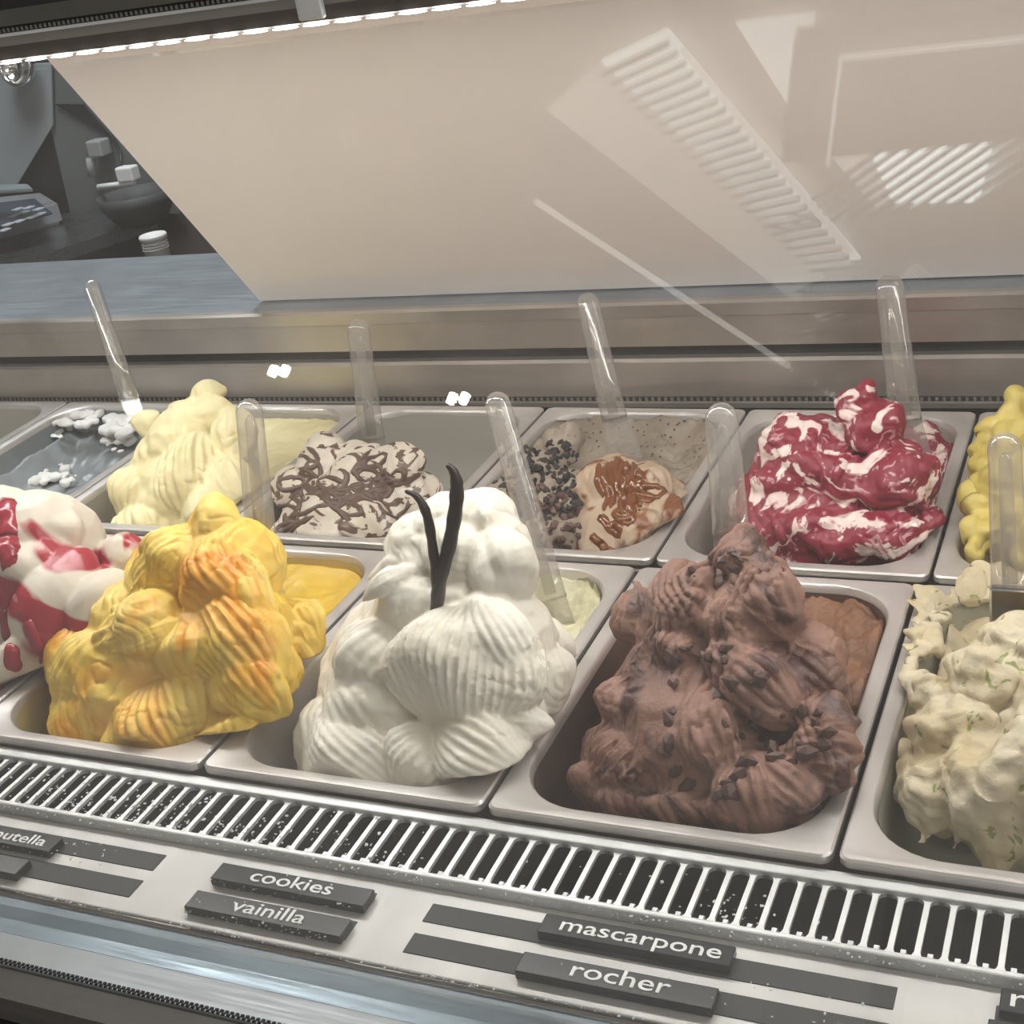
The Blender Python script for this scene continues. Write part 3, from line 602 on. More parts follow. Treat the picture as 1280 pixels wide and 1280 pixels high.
sh = shapes_from(spec, yf) + [ball((cx_ + .005, .50, -.02), (.08, .09, .075)), ball((cx_ - .002, .515, .03), (.055, .055, .055))]
crm = mound('ice_cream_mound', sh, M['cream'], BX - BP + .0015, BY, vox=.0020, nz=(.002, 70), rid=(.0022, 480))
tag(crm, 'pale yellow ridged ice cream mound in the back row', 'ice cream')
layer(BX - BP + .0015, BY, BX - BP + .03, BX - .015, BY + .17, BY + .3415, -.016, M['cream'], crm, rise=.004, rough=.004, seed=31)

# white with chocolate drizzle
yf = lin(680, .400, 545, .520)
spec = [((372, 560), (440, 590), 32, 0, {}), ((375, 575), (360, 640), 26, 0, {}), ((470, 548), (425, 610), 34, 14, dict(amp=.14)), ((485, 550), (505, 620), 28, 12, dict(amp=.14)), ((350, 650), (440, 620), 34, 0, {}), ((425, 610), (425, 685), 42, 22, dict(amp=.12)), ((380, 640), (372, 680), 34, 20, dict(amp=.1)), ((450, 610), (485, 685), 36, 18, dict(amp=.12)), ((400, 590), (480, 620), 50, 0, {}), ((480, 600), (540, 660), 40, 0, dict(dy=.03)), ((530, 615), (552, 640), 24, 0, dict(dy=.07)), ((350, 660), (360, 680), 22, 0, {})]
sh = shapes_from(spec, yf) + [ball((BX + .12, .47, -.03), (.085, .085, .065))]
coo = mound('ice_cream_mound', sh, M['milky'], BX + .0015, BY, vox=.0020, nz=(.002, 60), lump=(.003, 30))
tag(coo, 'off-white ice cream mound drizzled with brown chocolate sauce in the back row', 'ice cream')
rnd = random.Random(11); lines = []
def squig(cx, cy, rx, ry, turns, r):
    n = int(turns * 10); a0 = rnd.uniform(0, 6)
    return [r] + [(cx + (rx * .6 * math.cos(a0 + i * .63)) + rx * .7 * math.sin(i * .17 + a0), cy + (ry * .7 * math.sin(a0 * 2 + i * .63)) + ry * .6 * math.cos(i * .11)) for i in range(n)]
for c_ in [(395, 575), (380, 600), (450, 575), (475, 590), (430, 600), (495, 600), (400, 615), (370, 635), (440, 615), (360, 655), (420, 630), (470, 618)]:
    lines.append(squig(c_[0], c_[1], 26, 15, 2.1, .0036))
lines += [[.0038, (352, 650), (380, 640), (420, 625), (470, 612), (515, 602)], [.0038, (375, 620), (420, 612), (470, 606), (512, 598)], [.003, (470, 625), (482, 640), (496, 648), (508, 632), (512, 615)], [.003, (346, 668), (358, 650), (380, 652), (400, 640)]]
drape('chocolate_drizzle', lines, .003, M['choc_sauce'], coo, coo.name, 5)

# crumb and caramel
yf = lin(695, .400, 545, .530)
spec = [((690, 560), (665, 620), 34, 0, {}), ((640, 590), (640, 670), 34, 0, {}), ((700, 580), (700, 660), 40, 0, {}), ((660, 640), (665, 695), 46, 0, {}), ((715, 640), (710, 695), 34, 0, {}), ((620, 640), (630, 690), 34, 0, {}), ((680, 545), (720, 570), 24, 0, dict(dy=.04))]
sh = shapes_from(spec, yf) + [ball((.085, .47, -.03), (.055, .085, .06))]
hx = BX + BP + .0015
hz = mound('ice_cream_mound', sh, M['hazel'], hx, BY, vox=.0020, nz=(.004, 60), lump=(.007, 30), smooth=1)
tag(hz, 'greyish ice cream heap covered in dark cookie crumbs in the back row', 'ice cream')
crumbs('cookie_crumb', (615, 545, 738, 650), 420, .0050, M['oreo'], hz, hz.name, 7)
crumbs('cookie_crumb', (625, 600, 735, 695), 150, .0055, M['brown_bit'], hz, hz.name, 8)
layer(hx, BY, hx + .02, hx + .2305, BY + .15, BY + .3415, -.024, M['hazel'], hz, rise=.018, rough=.008, seed=41, freq=34)
spec = [((772, 560), (768, 650), 34, 12, dict(amp=.14)), ((785, 580), (830, 640), 36, 12, dict(amp=.16)), ((770, 620), (765, 690), 36, 0, {}), ((800, 600), (800, 690), 44, 22, dict(amp=.14)), ((830, 600), (848, 640), 28, 10, dict(dy=.02)), ((760, 640), (820, 690), 34, 0, {})]
sh = shapes_from(spec, yf) + [ball((.195, .47, -.03), (.05, .08, .055))]
car = mound('ice_cream_mound', sh, M['caramel_ice'], hx, BY, vox=.0020, rid=(.003, 420))
tag(car, 'tan ridged ice cream with brown caramel drips in the back row', 'ice cream')
lines = [[.0035, (x, 565 + abs(x - 775) * .4), (x - 2, 590), (x + 2, 620), (x - 1, 640 + rnd.uniform(-12, 12))] for x in range(750, 804, 7)]
lines += [squig(760, 655, 16, 14, 2, .0035), squig(800, 610, 24, 12, 2, .003), squig(790, 640, 20, 10, 2, .0025), [.004, (740, 670), (760, 690), (800, 692), (835, 670), (850, 650)], [.003, (775, 555), (775, 575), (780, 600)]]
drape('caramel_sauce', [[l_[0] * 1.35] + l_[1:] for l_ in lines], .003, M['caramel'], car, car.name, 6)

# berry
yf = lin(705, .400, 500, .500)
spec = [((1100, 520), (1050, 500), 30, 0, {}), ((1060, 500), (1125, 560), 34, 0, {}), ((1040, 510), (960, 600), 50, 30, dict(amp=.12)), ((990, 540), (965, 650), 46, 26, dict(amp=.1)), ((1060, 530), (1030, 640), 66, 30, dict(amp=.10)), ((1090, 540), (1140, 640), 52, 34, dict(amp=.1)), ((1010, 600), (1010, 700), 66, 28, dict(amp=.12)), ((1070, 620), (1075, 710), 62, 24, dict(amp=.12)), ((1110, 620), (1125, 705), 40, 18, dict(amp=.14)), ((960, 620), (975, 695), 34, 0, {}), ((1140, 580), (1130, 640), 36, 0, {}), ((1150, 620), (1165, 680), 26, 0, dict(dy=.02))]
sh = shapes_from(spec, yf) + [ball((.388, .48, -.01), (.085, .085, .075)), ball((.388, .50, .045), (.06, .055, .045))]
ber = mound('ice_cream_mound', sh, M['berry'], BX + 2 * BP + .0015, BY, vox=.0018, nz=(.003, 70), lump=(.006, 34), rid=(.003, 340), smooth=1)
tag(ber, 'big round white ice cream mound swirled with crimson berry sauce', 'ice cream')
layer(BX + 2 * BP + .0015, BY, BX + 2 * BP + .12, BX + 3 * BP - .018, BY + .10, BY + .3415, -.024, M['berry'], ber, rise=.016, rough=.009, seed=51, freq=36)

# lumpy yellow right edge
yf = lin(705, .400, 510, .55)
sh = []
rnd = random.Random(9)
for px_, py_, r_ in [(1222, 690, 16), (1215, 660, 15), (1232, 670, 20), (1228, 640, 18), (1216, 620, 14), (1235, 610, 20), (1230, 585, 18), (1232, 560, 16), (1245, 540, 18), (1262, 525, 18), (1280, 515, 20), (1300, 520, 30), (1270, 560, 36), (1270, 610, 40), (1265, 660, 36), (1300, 690, 40), (1330, 600, 70)]:
    c = at(px_, py_, y=yf(py_)); s_ = pxm(c) * r_; sh.append(ball(c, (s_ * rnd.uniform(.85, 1.2), s_ * rnd.uniform(.9, 1.3), s_), 14))
sh.append(ball((.64, .5, -.02), (.08, .11, .055)))
lem = mound('ice_cream_mound', sh, M['lemon'], BX + 3 * BP + .0015, BY, vox=.0020, nz=(.005, 80), lump=(.012, 40), smooth=1)
tag(lem, 'lumpy deep yellow ice cream at the right edge of the back row', 'ice cream')

# white scraps in the nearly empty pan, and crust
sh = []; rnd = random.Random(4)
def scatter(cx, cy, rx, ry, n, r, zf):
    for _ in range(n):
        a = rnd.uniform(0, 6.28); q = math.sqrt(rnd.random()); px_, py_ = cx + rx * q * math.cos(a), cy + ry * q * math.sin(a)
        c = at(px_, py_, z=zf(px_, py_)); k = r * rnd.uniform(.5, 1.3); sh.append(ball(c, (k * rnd.uniform(.8, 1.6), k, k * .6), 10))
scatter(35, 572, 36, 20, 34, .008, lambda a, b: -.046); scatter(40, 585, 44, 24, 50, .0085, lambda a, b: -.048); scatter(85, 598, 14, 6, 7, .006, lambda a, b: -.046); scatter(30, 560, 34, 14, 20, .010, lambda a, b: -.044)
scatter(150, 528, 26, 14, 30, .009, lambda a, b: -.014); scatter(90, 522, 40, 10, 30, .008, lambda a, b: -.008); scatter(70, 540, 12, 8, 10, .006, lambda a, b: -.02); scatter(150, 550, 16, 14, 14, .009, lambda a, b: -.03)
cc_ = mound('ice_cream_scraps', sh, M['coco'], BX - 2 * BP + .0015, BY, vox=.0020, nz=(.0035, 90), lump=(.004, 40), smooth=1)
tag(cc_, 'white frosty scraps left in the nearly empty back row pan', 'ice cream')
layer(BX - 2 * BP + .0015, BY, BX - 2 * BP + .03, BX - BP - .018, BY + .03, BY + .34, -.056, M['film_coco'], cc_, rise=.03, rough=.006, seed=61, name='frozen_layer')

# ------------------------------------------------------------------ spades
def spade(label, b, t, yb_, yt_, wpx, blade=.07, bw=1.5):
    B_ = at(b[0], b[1], y=yb_); T_ = at(t[0], t[1], y=yt_); d = (T_ - B_).normalized(); w_ = wpx * pxm(T_) / 2; Ln = (T_ - B_).length
    root = empty('ice_cream_spade', B_); tag(root, label, 'spade')
    side = d.cross(CC - B_).normalized(); nrm = side.cross(d)
    def prof(name, rows, m, off=0, thick=.6):
        bm = bmesh.new(); rings = []; sg = 16
        for s_, r_ in rows:
            rings.append([bm.verts.new(B_ + d * s_ + nrm * off + side * r_ * math.copysign(abs(math.cos(a)) ** .75, math.cos(a)) + nrm * r_ * thick * math.sin(a)) for a in [2 * PI * j / sg for j in range(sg)]])
        for a_, b_ in zip(rings, rings[1:]):
            for j in range(sg): bm.faces.new((a_[j], a_[(j + 1) % sg], b_[(j + 1) % sg], b_[j]))
        bm.faces.new(rings[0][::-1]); bm.faces.new(rings[-1])
        return sub(bmobj(name, bm, m, None, True), root)
    rows = [(-.002, w_ * 1.05), (Ln * .3, w_ * 1.0), (Ln * .7, w_ * .93)] + [(Ln - w_ + w_ * math.sin(a), w_ * .92 * math.cos(a) + 1e-4) for a in [PI / 2 * i / 7 for i in range(8)]]
    prof('handle', rows, M['clear'])
    rows2 = [(.004, w_ * .42), (Ln * .5, w_ * .40), (Ln - w_ * 1.5, w_ * .36), (Ln - w_ * 1.1, w_ * .1)]
    prof('handle_rib', rows2, M['clear'], nrm.length * w_ * .28, .5)
    # flat blade going down into the ice cream
    bm = bmesh.new(); add_box(bm, (-1, -1, -1), (1, 1, 1)); 
    for v in bm.verts:
        a, c_, e = v.co; k = 1.0 if e > 0 else bw
        v.co = B_ + side * a * w_ * k + nrm * c_ * .0016 + d * (0 if e > 0 else -blade)
    bmesh.ops.bevel(bm, geom=list(bm.edges), offset=.0012, segments=2, affect='EDGES')
    sub(bmobj('blade', bm, M['clear']), root)
spade('clear plastic spade standing behind the nearly empty back row pan', (162, 498), (112, 350), .60, .66, 21, .03, .9)
spade('clear plastic spade stuck behind the yellow mango ice cream', (326, 668), (310, 498), .30, .34, 36, .06, 1.2)
spade('clear plastic spade behind the chocolate drizzled ice cream', (465, 548), (446, 398), .62, .66, 30, .05)
spade('clear plastic spade leaning behind the white ice cream with pods', (690, 748), (618, 490), .30, .38, 35, .05, 1.2)
spade('clear plastic spade behind the crumb and caramel ice cream', (768, 522), (732, 366), .62, .68, 30, .05)
spade('frosted plastic spade behind the brown chocolate ice cream', (914, 664), (900, 503), .29, .33, 44, .05, 1.2)
spade('clear plastic spade behind the crimson berry ice cream', (1132, 525), (1110, 342), .64, .70, 36, .05)
spade('clear plastic spade with a steel blade at the right edge', (1263, 735), (1255, 540), .29, .33, 42, .0, 1.0)
o = bpy.data.objects['ice_cream_spade.007']; B_ = at(1266, 770, y=.28)
bm = bmesh.new(); add_box(bm, (B_.x - .017, B_.y - .004, B_.z - .03), (B_.x + .017, B_.y + .004, B_.z + .026), .002); pc = bmobj('steel_collar', bm, M['chrome']); sub(pc, o)

# ------------------------------------------------------------------ flavour tags
def tagbox(label, x0, yc, text, frost=0, tx=0.0, ts=.0165, wd=.1275, hgt=.0175, z0=-.0203):
    root = empty('flavour_tag', (x0 + wd / 2, yc, z0)); tag(root, label, 'name tag')
    sub(box('tag_plate', (x0, yc - hgt / 2, z0), (x0 + wd, yc + hgt / 2, z0 + .0068), M['tag'], bev=.0008), root)
    if text:
        cu = bpy.data.curves.new('t', 'FONT'); cu.body = text; cu.size = ts; cu.extrude = .00025; cu.align_x = 'LEFT'; cu.resolution_u = 4; cu.offset = .00006
        to = bpy.data.objects.new('t', cu); COL.objects.link(to); bpy.context.view_layer.update()
        me = bpy.data.meshes.new_from_object(to.evaluated_get(bpy.context.evaluated_depsgraph_get())); bpy.data.objects.remove(to)
        for v in me.vertices: v.co = Vector((x0 + tx + v.co.x * 1.35, yc - .0042 + v.co.y, z0 + .0071 + v.co.z))
        sub(link('lettering', me, M['text']), root)
    return root
tagbox('black tag reading nutella at the far left of the shelf', -.1985, -.0965, 'nutella', tx=.066, ts=.0145)
tagbox('black tag without readable text below the nutella tag at the far left', -.2065, -.1245, '')
tagbox('black tag reading cookies under the white ice cream', .077, -.0925, 'cookies', tx=.030, ts=.0165)
tagbox('frosted black tag reading vainilla below the cookies tag', .0755, -.1225, 'vainilla', tx=.036, ts=.0165)
tagbox('black tag reading mascarpone under the chocolate ice cream', .3310, -.0860, 'mascarpone', tx=.0125, ts=.0165)
tagbox('black tag reading rocher below the mascarpone tag', .3300, -.1215, 'rocher', tx=.034, ts=.0175)
tagbox('black tag starting with the letter r at the right edge of the shelf', .6130, -.0815, 'ricotta', tx=.004, ts=.020)
tagbox('plain black tag at the lower right corner of the shelf', .6085, -.1060, '')

# frost on grille and tags
rnd = random.Random(8); bm = bmesh.new()
def flake(x, y, z, r):
    q = bmesh.ops.create_icosphere(bm, subdivisions=1, radius=r)
    sx, sy, sz = rnd.uniform(.5, 1.6), rnd.uniform(.5, 1.6), rnd.uniform(.3, .7)
    for v in q['verts']: v.co = Vector((v.co.x * sx * rnd.uniform(.7, 1.3) + x, v.co.y * sy * rnd.uniform(.7, 1.3) + y, v.co.z * sz + z))
for xc, sd, n in ((-.06, .09, 420), (.02, .05, 200), (.12, .05, 130), (.19, .02, 60), (.445, .02, 70), (.33, .03, 10)):
    for _ in range(int(n * .5)):
        flake(rnd.gauss(xc, sd), rnd.triangular(-.063, -.012, -.055), rnd.uniform(-.0145, -.0115), rnd.uniform(.0004, .0013))
for _ in range(900): flake(rnd.uniform(-.35, .75), rnd.gauss(-.0655, .0012), rnd.uniform(-.0185, -.013), rnd.uniform(.0003, .0010))
for x0_, y0_, n in ((.077, -.0925, 110), (.0755, -.1225, 150), (-.14, -.0965, 60), (.34, -.117, 30), (.45, -.112, 30)):
    for _ in range(n): flake(rnd.uniform(x0_, x0_ + .12), y0_ + rnd.choice((-.009, .009, rnd.uniform(-.009, .009))), rnd.uniform(-.0205, -.0133), rnd.uniform(.0003, .0010))
for _ in range(300): flake(rnd.uniform(-.2, .7), rnd.gauss(-.141, .001), -.021, rnd.uniform(.0003, .0009))
tag(bmobj('frost', bm, mat('frost', (.55, .57, .57), .7)), 'white frost crystals on the grille, shelf and tags', 'frost', kind='stuff')

# ------------------------------------------------------------------ behind the case
def slab(name, pix, y, th, m, parent=None, tilt=0):
    return prism(name, [at(a, b, y=y) for a, b in pix], th, m, parent)
ctr = empty('staff_counter', (-1.6, 1.6, -.9)); tag(ctr, 'dark staff counter with steel top behind the case at the left', 'counter')
f0, f1 = at(-120, 375.5, z=0), at(194, 272, z=0); b1, b0 = at(152, 266.5, z=0), at(-200, 262, z=0)
b0 = Vector((-2.95, 1.88, 0)); b1 = Vector((b1.x, 1.88, 0)); 
sub(prism('counter_top', [f0 + Vector((0, 0, -.028)), f1 + Vector((0, 0, -.028)), b1 + Vector((0, 0, -.028)), b0 + Vector((0, 0, -.028))], .028, metal('counter_steel', (.16, .18, .19), .3)), ctr)
i_ = Vector((.0, .02, 0))
sub(prism('counter_body', [f0 + i_ + Vector((.02, 0, -.9)), f1 + i_ + Vector((-.01, 0, -.9)), b1 + Vector((-.01, -.01, -.9)), b0 + Vector((.02, -.01, -.9))], .871, mat('counter_body', (.03, .035, .038), .4)), ctr)
# scale on the counter
sc = empty('kitchen_scale', at(10, 285, z=0)); tag(sc, 'grey weighing scale with blue keypad on the staff counter', 'scale')
s0, s1, s2, s3 = at(-60, 318, z=.0), at(78, 282, z=.0), at(50, 256, z=.02), at(-60, 262, z=.02)
o_ = Vector((0, 0, .0))
sub(prism('scale_body', [at(-60, 314, z=.001), at(80, 280, z=.001), at(62, 268, z=.001), at(-60, 280, z=.001)], .055, mat('scale_grey', (.30, .31, .33), .35, .3), bev=.008), sc)
P0 = at(-60, 300, z=.057); P1 = at(66, 268, z=.057); P2 = at(44, 250, z=.057); P3 = at(-60, 262, z=.057)
sub(prism('keypad', [P0, P1, P2, P3], .004, mat('keypad_blue', (.03, .04, .07), .35), bev=.001), sc)
for (a, b_) in ((10, 281), (24, 277), (40, 272), (18, 270), (30, 266), (48, 262), (6, 288), (50, 268), (36, 260), (22, 262)):
    c = at(a, b_, z=.0615); sub(box('key', (c.x - .009, c.y - .012, c.z - .001), (c.x + .009, c.y + .012, c.z + .0025), mat('key_grey', (.42, .44, .47), .5) if 'key_grey' not in bpy.data.materials else bpy.data.materials['key_grey'], bev=.001), sc)
sub(prism('weighing_plate', [at(-60, 246, z=.12), at(42, 240, z=.12), at(36, 234, z=.12), at(-60, 236, z=.12)], .008, M['alu'], bev=.002), sc)
sub(tube('plate_post', [at(-12, 270, z=.05), at(-12, 262, z=.05) + Vector((0, 0, .07))], .012, M['taupe']), sc)
# steel hood and dark panels against the back wall
hood = empty('steel_backsplash', (-1.9, 1.9, 0)); tag(hood, 'grey steel backsplash with black recess behind the staff counter', 'backsplash')
sub(prism('steel_sheet', [at(a, b_, y=1.895) for a, b_ in ((-200, 90), (66, 78), (68, 156), (20, 236), (-200, 236))], -.006, mat('sheet', (.34, .37, .38), .5, .2), bev=.001), hood)
sub(prism('black_recess', [at(a, b_, y=1.915) for a, b_ in ((-60, 236), (30, 130), (72, 130), (92, 268), (-60, 268))], -.006, M['black']), hood)
sub(prism('grey_sheet', [at(a, b_, y=1.905) for a, b_ in ((68, 80), (200, 200), (225, 266), (90, 266), (66, 160))], -.006, mat('sheet_b', (.15, .165, .165), .5, .2)), hood)
sub(prism('black_strip', [at(a, b_, y=1.895) for a, b_ in ((70, 130), (105, 130), (150, 182), (140, 172))], -.004, M['black']), hood)
# wall fittings
fx = empty('wall_dispenser', at(118, 200, y=1.80)); tag(fx, 'small grey dispenser box and cylinder fixed to the dark backsplash', 'dispenser')
def pbox(name, px0, py0, px1, py1, y, th, m, parent, bev=.004):
    a = at(px0, py1, y=y); b_ = at(px1, py0, y=y); return sub(box(name, (a.x, y, min(a.z, b_.z)), (max(b_.x, a.x + .01), y + th, max(a.z, b_.z)), m, bev=bev), parent)
gm = mat('fitting_grey', (.30, .31, .31), .4)
pbox('box_body', 111, 176, 123, 198, 1.855, .04, gm, fx); sub(tube('cylinder', [at(113, 198, y=1.875), at(116, 221, y=1.875)], .011, gm, seg=14), fx)
tp = empty('white_lever_tap', at(150, 228, y=1.70)); tag(tp, 'white plastic lever tap in front of the dark backsplash', 'tap')
sub(tube('lever', [at(123, 234, y=1.70), at(145, 231, y=1.70), at(169, 227, y=1.70)], [.0065, .006, .0065], M['white'], seg=12), tp)
pbox('tap_body', 147, 209, 162, 229, 1.69, .03, M['white'], tp); sub(tube('hose', [at(152, 210, y=1.71), at(151, 192, y=1.73), at(144, 175, y=1.86), at(136, 168, y=1.885)], .004, M['black'], seg=8), tp)
bw_ = empty('dark_bowl', at(170, 262, z=0)); tag(bw_, 'dark round bowl below the white tap', 'bowl')
c = at(172, 268, z=.0); c.y = 1.72; c = Vector((at(172, 250, y=1.72).x, 1.72, .0))
sub(lathe('bowl_shell', [(.03, .001), (.055, .01), (.082, .05), (.086, .075), (.082, .075), (.076, .05), (.05, .014), (.0001, .006)], c, mat('bowl', (.05, .055, .055), .6)), bw_)
# white paper cups standing on the rear ledge side
cu_ = empty('cup_stack', at(205, 350, y=1.25)); tag(cu_, 'white stacked cups standing behind the ledge beside the counter', 'cups')
ca = at(206, 350, y=1.25); cb = at(203, 292, y=1.25); r_ = 15.5 * pxm(ca)
st_ = empty('side_shelf', (ca.x, 1.25, ca.z - .06)); tag(st_, 'dark low shelf behind the ledge that carries the white cups', 'shelf')
sub(box('shelf_board', (ca.x - .09, 1.17, ca.z - .08), (ca.x + .09, 1.35, ca.z - .06), M['wall_dark'], bev=.003), st_)
for sx_ in (-.08, .07): 
    for sy_ in (1.18, 1.33): sub(box('leg', (ca.x + sx_, sy_, -.898), (ca.x + sx_ + .01, sy_ + .01, ca.z - .08), M['wall_dark']), st_)
hgt = cb.z - ca.z
sub(lathe('cup', [(r_ * .8, -.06), (r_ * .85, -.055), (r_ * .95, hgt * .9), (r_ * 1.06, hgt * .9), (r_ * 1.08, hgt * .97), (r_ * 1.0, hgt), (r_ * .9, hgt * .99), (.0001, hgt * .95)], (ca.x, 1.25, ca.z), M['white'], seg=30), cu_)
for k in range(3): sub(lathe('rim', [(r_ * (1.0 + .01 * k), hgt * (.82 - .06 * k)), (r_ * 1.03, hgt * (.825 - .06 * k)), (r_ * (1.0), hgt * (.835 - .06 * k))], (ca.x, 1.25, ca.z), M['white'], seg=30), cu_)
dl = empty('round_wall_gauge', at(24, 92, y=1.86)); tag(dl, 'round chrome ring high on the backsplash at the left', 'gauge')
c = at(24, 82, y=1.86)
sub(lathe('ring', [(.040, 0), (.046, .004), (.046, .018), (.040, .022), (.036, .016), (.036, .006)], c, M['chrome'], axis=(0.1, -1, .1)), dl)
sub(lathe('face', [(.0001, .004), (.037, .004), (.037, -.004), (.0001, -.004)], c, mat('gauge_face', (.25, .26, .26), .3, .5), axis=(0.1, -1, .1)), dl)

# ------------------------------------------------------------------ the room
def struct(o): o['kind'] = 'structure'; return o
struct(box('floor', (-3.3, -6.0, -.95), (3.5, 2.9, -.90), mat('floor_tiles', (.10, .09, .085), .4)))
struct(box('wall_back', (-3.3, 1.93, -.9), (3.5, 2.05, 2.30), mat('wall_brown_grey', (.095, .085, .080), .6)))
struct(box('wall_left', (-3.3, -1.0, -.9), (-3.2, 1.93, 2.30), mat('wall_left_grey', (.16, .15, .145), .6)))
struct(box('ceiling', (-3.3, -6.0, 2.30), (3.5, 2.05, 2.40), mat('ceiling_white', (.62, .56, .52), .7)))
def cpoly(name, pts, m, th=.01, z=2.2, parent=None): return prism(name, [Vector((a, b_, z)) for a, b_ in pts], th, m, parent)
M['pale'] = mat('pale_plaster', (.86, .84, .80), .7)
sk = empty('strip_skylight', (-.2, -1.3, 2.25)); tag(sk, 'long slatted skylight strip mirrored in the front glass', 'skylight')
Aq = [(-.451, -.99), (-.285, -.93), (.042, -1.591), (-.063, -1.599)]
M['sky_soft'] = emit('skylight_soft', (.93, 1.0, .95), 3.4)
sub(cpoly('sky_pane', Aq, M['sky_soft'], z=2.27), sk)
sub(cpoly('cove', [(-.613, -1.098), (-.451, -.99), (-.063, -1.599), (.023, -1.915)], emit('cove_baked_light', (1.0, .97, .88), 1.35), z=2.262), sk)  # plain cove wall, its emission stands in for skylight falling on it
for i in range(26):
    t = (i + .5) / 26; a = Vector((*Aq[0], 0)).lerp(Vector((*Aq[3], 0)), t); b_ = Vector((*Aq[1], 0)).lerp(Vector((*Aq[2], 0)), t)
    w_ = .004; d_ = (Vector((*Aq[3], 0)) - Vector((*Aq[0], 0))).normalized() * w_
    sub(prism('slat', [a - d_ + Vector((0, 0, 2.24)), b_ - d_ + Vector((0, 0, 2.24)), b_ + d_ + Vector((0, 0, 2.24)), a + d_ + Vector((0, 0, 2.24))], .02, M['alu_light']), sk)
sq = empty('bright_skylight', (.2, -1.3, 2.25)); tag(sq, 'bright skylight with diagonal slats mirrored at the upper right of the glass', 'skylight')
sub(cpoly('sky_pane', [(.066, -1.13), (.40, -1.10), (.319, -1.437), (.132, -1.426)], M['sky'], z=2.27), sq)
sub(cpoly('sky_pane', [(-.136, -.932), (.03, -.93), (-.03, -1.149), (-.058, -1.149)], emit('skylight_mid', (1, 1, .97), 2.6), z=2.27), sq)
sub(cpoly('cove', [(-.024, -1.215), (.066, -1.13), (.132, -1.426), (.096, -1.436)], emit('cove_baked_light_b', (1.0, .95, .86), 2.2), z=2.268), sq)  # daylight on this cove wall is put into its material as a glow
for i in range(11):
    A0 = Vector((-.15 + i * .046, -1.47 + i * .005, 2.24)); d_ = Vector((.152, .115, 0)).normalized()
    sub(prism('slat', [A0, A0 + Vector((.010, -.003, 0)), A0 + Vector((.010, -.003, 0)) + d_ * .46, A0 + d_ * .46], .012, M['alu']), sq)
for nm, a, b_, lb in (('ceiling_lamp', (-.687, -1.302), (-.057, -1.989), 'thin ceiling light line mirrored down the middle of the glass'), ('ceiling_lamp', (-.233, -.931), (.043, -1.504), 'thin ceiling light line mirrored beside the slatted skylight')):
    A_ = Vector((*a, 2.19)); B2 = Vector((*b_, 2.19)); s_ = (B2 - A_).cross(Vector((0, 0, 1))).normalized() * .005
    tag(prism(nm, [A_ - s_, B2 - s_, B2 + s_, A_ + s_], .012, emit('lamp_line', (1, .97, .92), 2.4)), lb, 'lamp')
sg_ = empty('hanging_sign', (.35, -.57, 1.5)); tag(sg_, 'plain pale hanging board mirrored in the upper right of the glass', 'board')
M['sign'] = mat('board_grey', (.55, .51, .50), .6)
sub(prism('board', [Vector((.197, -.470, 1.5)), Vector((.62, -.470, 1.5)), Vector((.60, -.665, 1.5)), Vector((.144, -.683, 1.5))], .03, M['sign']), sg_)
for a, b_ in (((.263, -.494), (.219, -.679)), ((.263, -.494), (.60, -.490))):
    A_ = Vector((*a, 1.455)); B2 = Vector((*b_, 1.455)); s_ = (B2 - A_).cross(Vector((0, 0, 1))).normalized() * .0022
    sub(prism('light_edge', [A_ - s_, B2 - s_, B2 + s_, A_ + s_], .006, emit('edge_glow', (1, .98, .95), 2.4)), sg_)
for x_ in (.25, .55): sub(tube('hanger', [(x_, -.57, 1.53), (x_, -.57, 2.30)], .003, M['taupe'], seg=6), sg_)
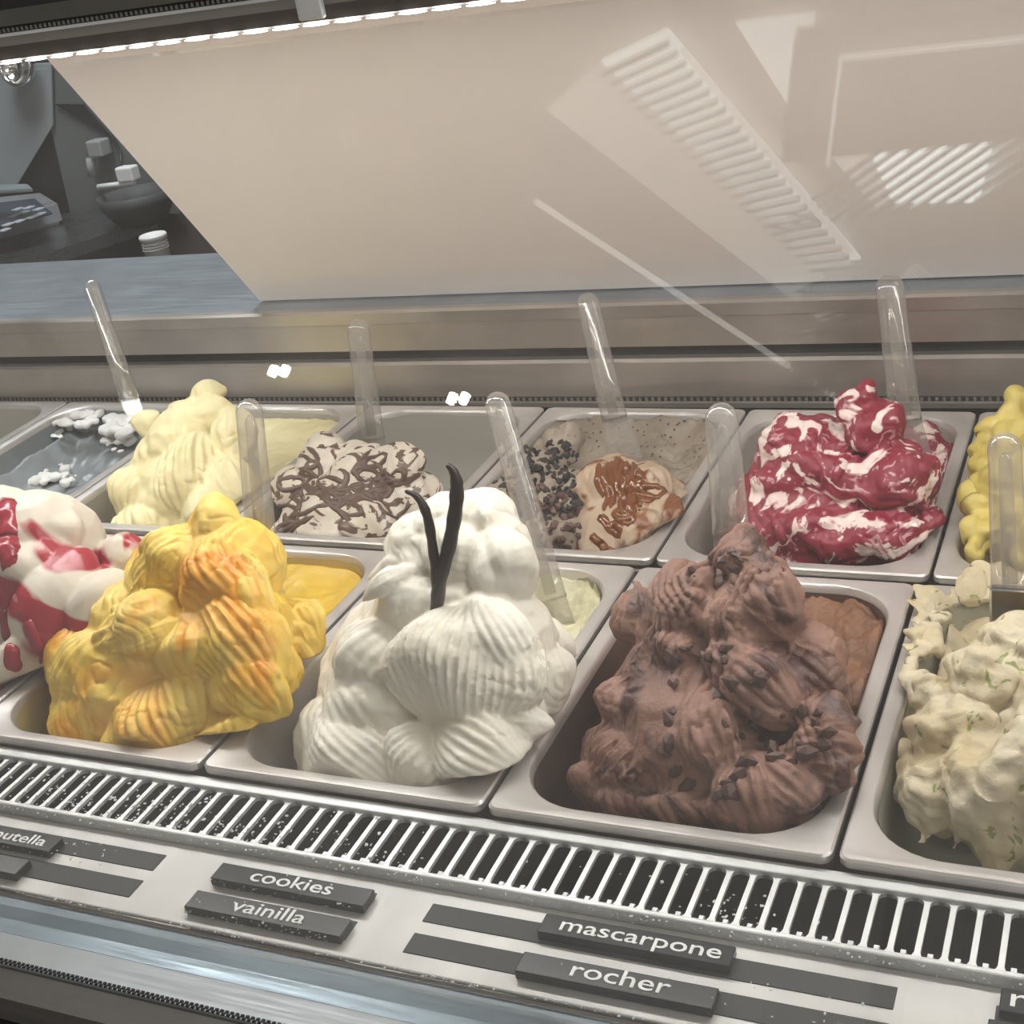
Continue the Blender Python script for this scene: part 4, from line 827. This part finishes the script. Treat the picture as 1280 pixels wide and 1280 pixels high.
# palm behind the customer, mirrored in the glass
pl = empty('potted_palm', (.33, -1.25, -.90)); tag(pl, 'palm with arching fronds mirrored at the right of the glass', 'palm')
pg = mat('palm_green', (.34, .38, .24), .45); rnd = random.Random(2)
top_ = Vector((.26, -1.46, 1.78))
sub(tube('trunk', [(.36, -1.34, -.55), (.38, -1.34, .6), (.26, -1.46, 1.78)], [.03, .024, .018], M['taupe']), pl)
sub(lathe('pot', [(.13, 0), (.16, .02), (.19, .34), (.205, .36), (.19, .38), (.17, .36), (.0001, .34)], (.36, -1.34, -.90), M['taupe']), pl)
for k in range(15):
    an = 2 * PI * k / 15 + rnd.uniform(-.2, .2); L_ = rnd.uniform(.2, .34); up = rnd.uniform(.05, .2); bm = bmesh.new(); pts = []
    for i in range(13):
        t = i / 12; pts.append(top_ + Vector((math.cos(an) * L_ * t, math.sin(an) * L_ * t, up * math.sin(PI * t * .8) * 1.1 - .12 * t * t)))
    tube_bm(bm, pts, .003, 5); sd = Vector((-math.sin(an), math.cos(an), 0))
    for i in range(2, 13):
        for sgn in (-1, 1):
            for h_ in (0, .5):
                p_ = pts[i - 1].lerp(pts[i], h_); ln_ = .11 * math.sin(PI * (i / 13) ** .7) + .02; d_ = (pts[i] - pts[i - 1]).normalized()
                q1_ = p_ + sd * sgn * ln_ * .6 + d_ * ln_ * .5 - Vector((0, 0, .03)); q2_ = p_ + sd * sgn * ln_ * .9 + d_ * ln_ * .9 - Vector((0, 0, .09))
                w2 = d_ * .005; vs_ = [bm.verts.new(v) for v in (p_ - w2, q1_ - w2 * 1.4, q2_, q1_ + w2 * 1.4, p_ + w2)]; bm.faces.new(vs_)
    me = bpy.data.meshes.new('frond'); bm.to_mesh(me); bm.free(); sub(link('frond', me, pg), pl)
DL = [(-1.675, -1.819), (-1.636, -1.819), (-1.125, -1.934), (-1.086, -1.933)]
for q_, (a, b_) in enumerate(DL):
    o = lathe('ceiling_downlight', [(.0001, 0), (.011, 0), (.012, .004), (.012, .03), (.0001, .03)], (a, b_, 2.1), emit('downlight_glow', (1, .93, .75), 60) if q_ == 0 else bpy.data.materials['downlight_glow'], seg=12)
    tag(o, ('small warm downlight mirrored above the yellow ice cream, %s of its pair' if q_ < 2 else 'small warm downlight mirrored in the empty back of the drizzled pan, %s of its pair') % ('left' if q_ % 2 == 0 else 'right'), 'lamp', 'downlights mirrored in the glass')
# groups
for o in bpy.data.objects:
    if o.parent or not o.get('label') or o.get('group'): continue
    b = o.name.split('.')[0]
    g = {'gelato_pan': 'steel ice cream pans', 'ice_cream_mound': 'mounds of ice cream', 'ice_cream_spade': 'plastic spades standing in the ice cream', 'flavour_tag': 'black flavour tags on the shelf', 'ceiling_lamp': 'thin ceiling light lines'}.get(b)
    if g: o['group'] = g
#END
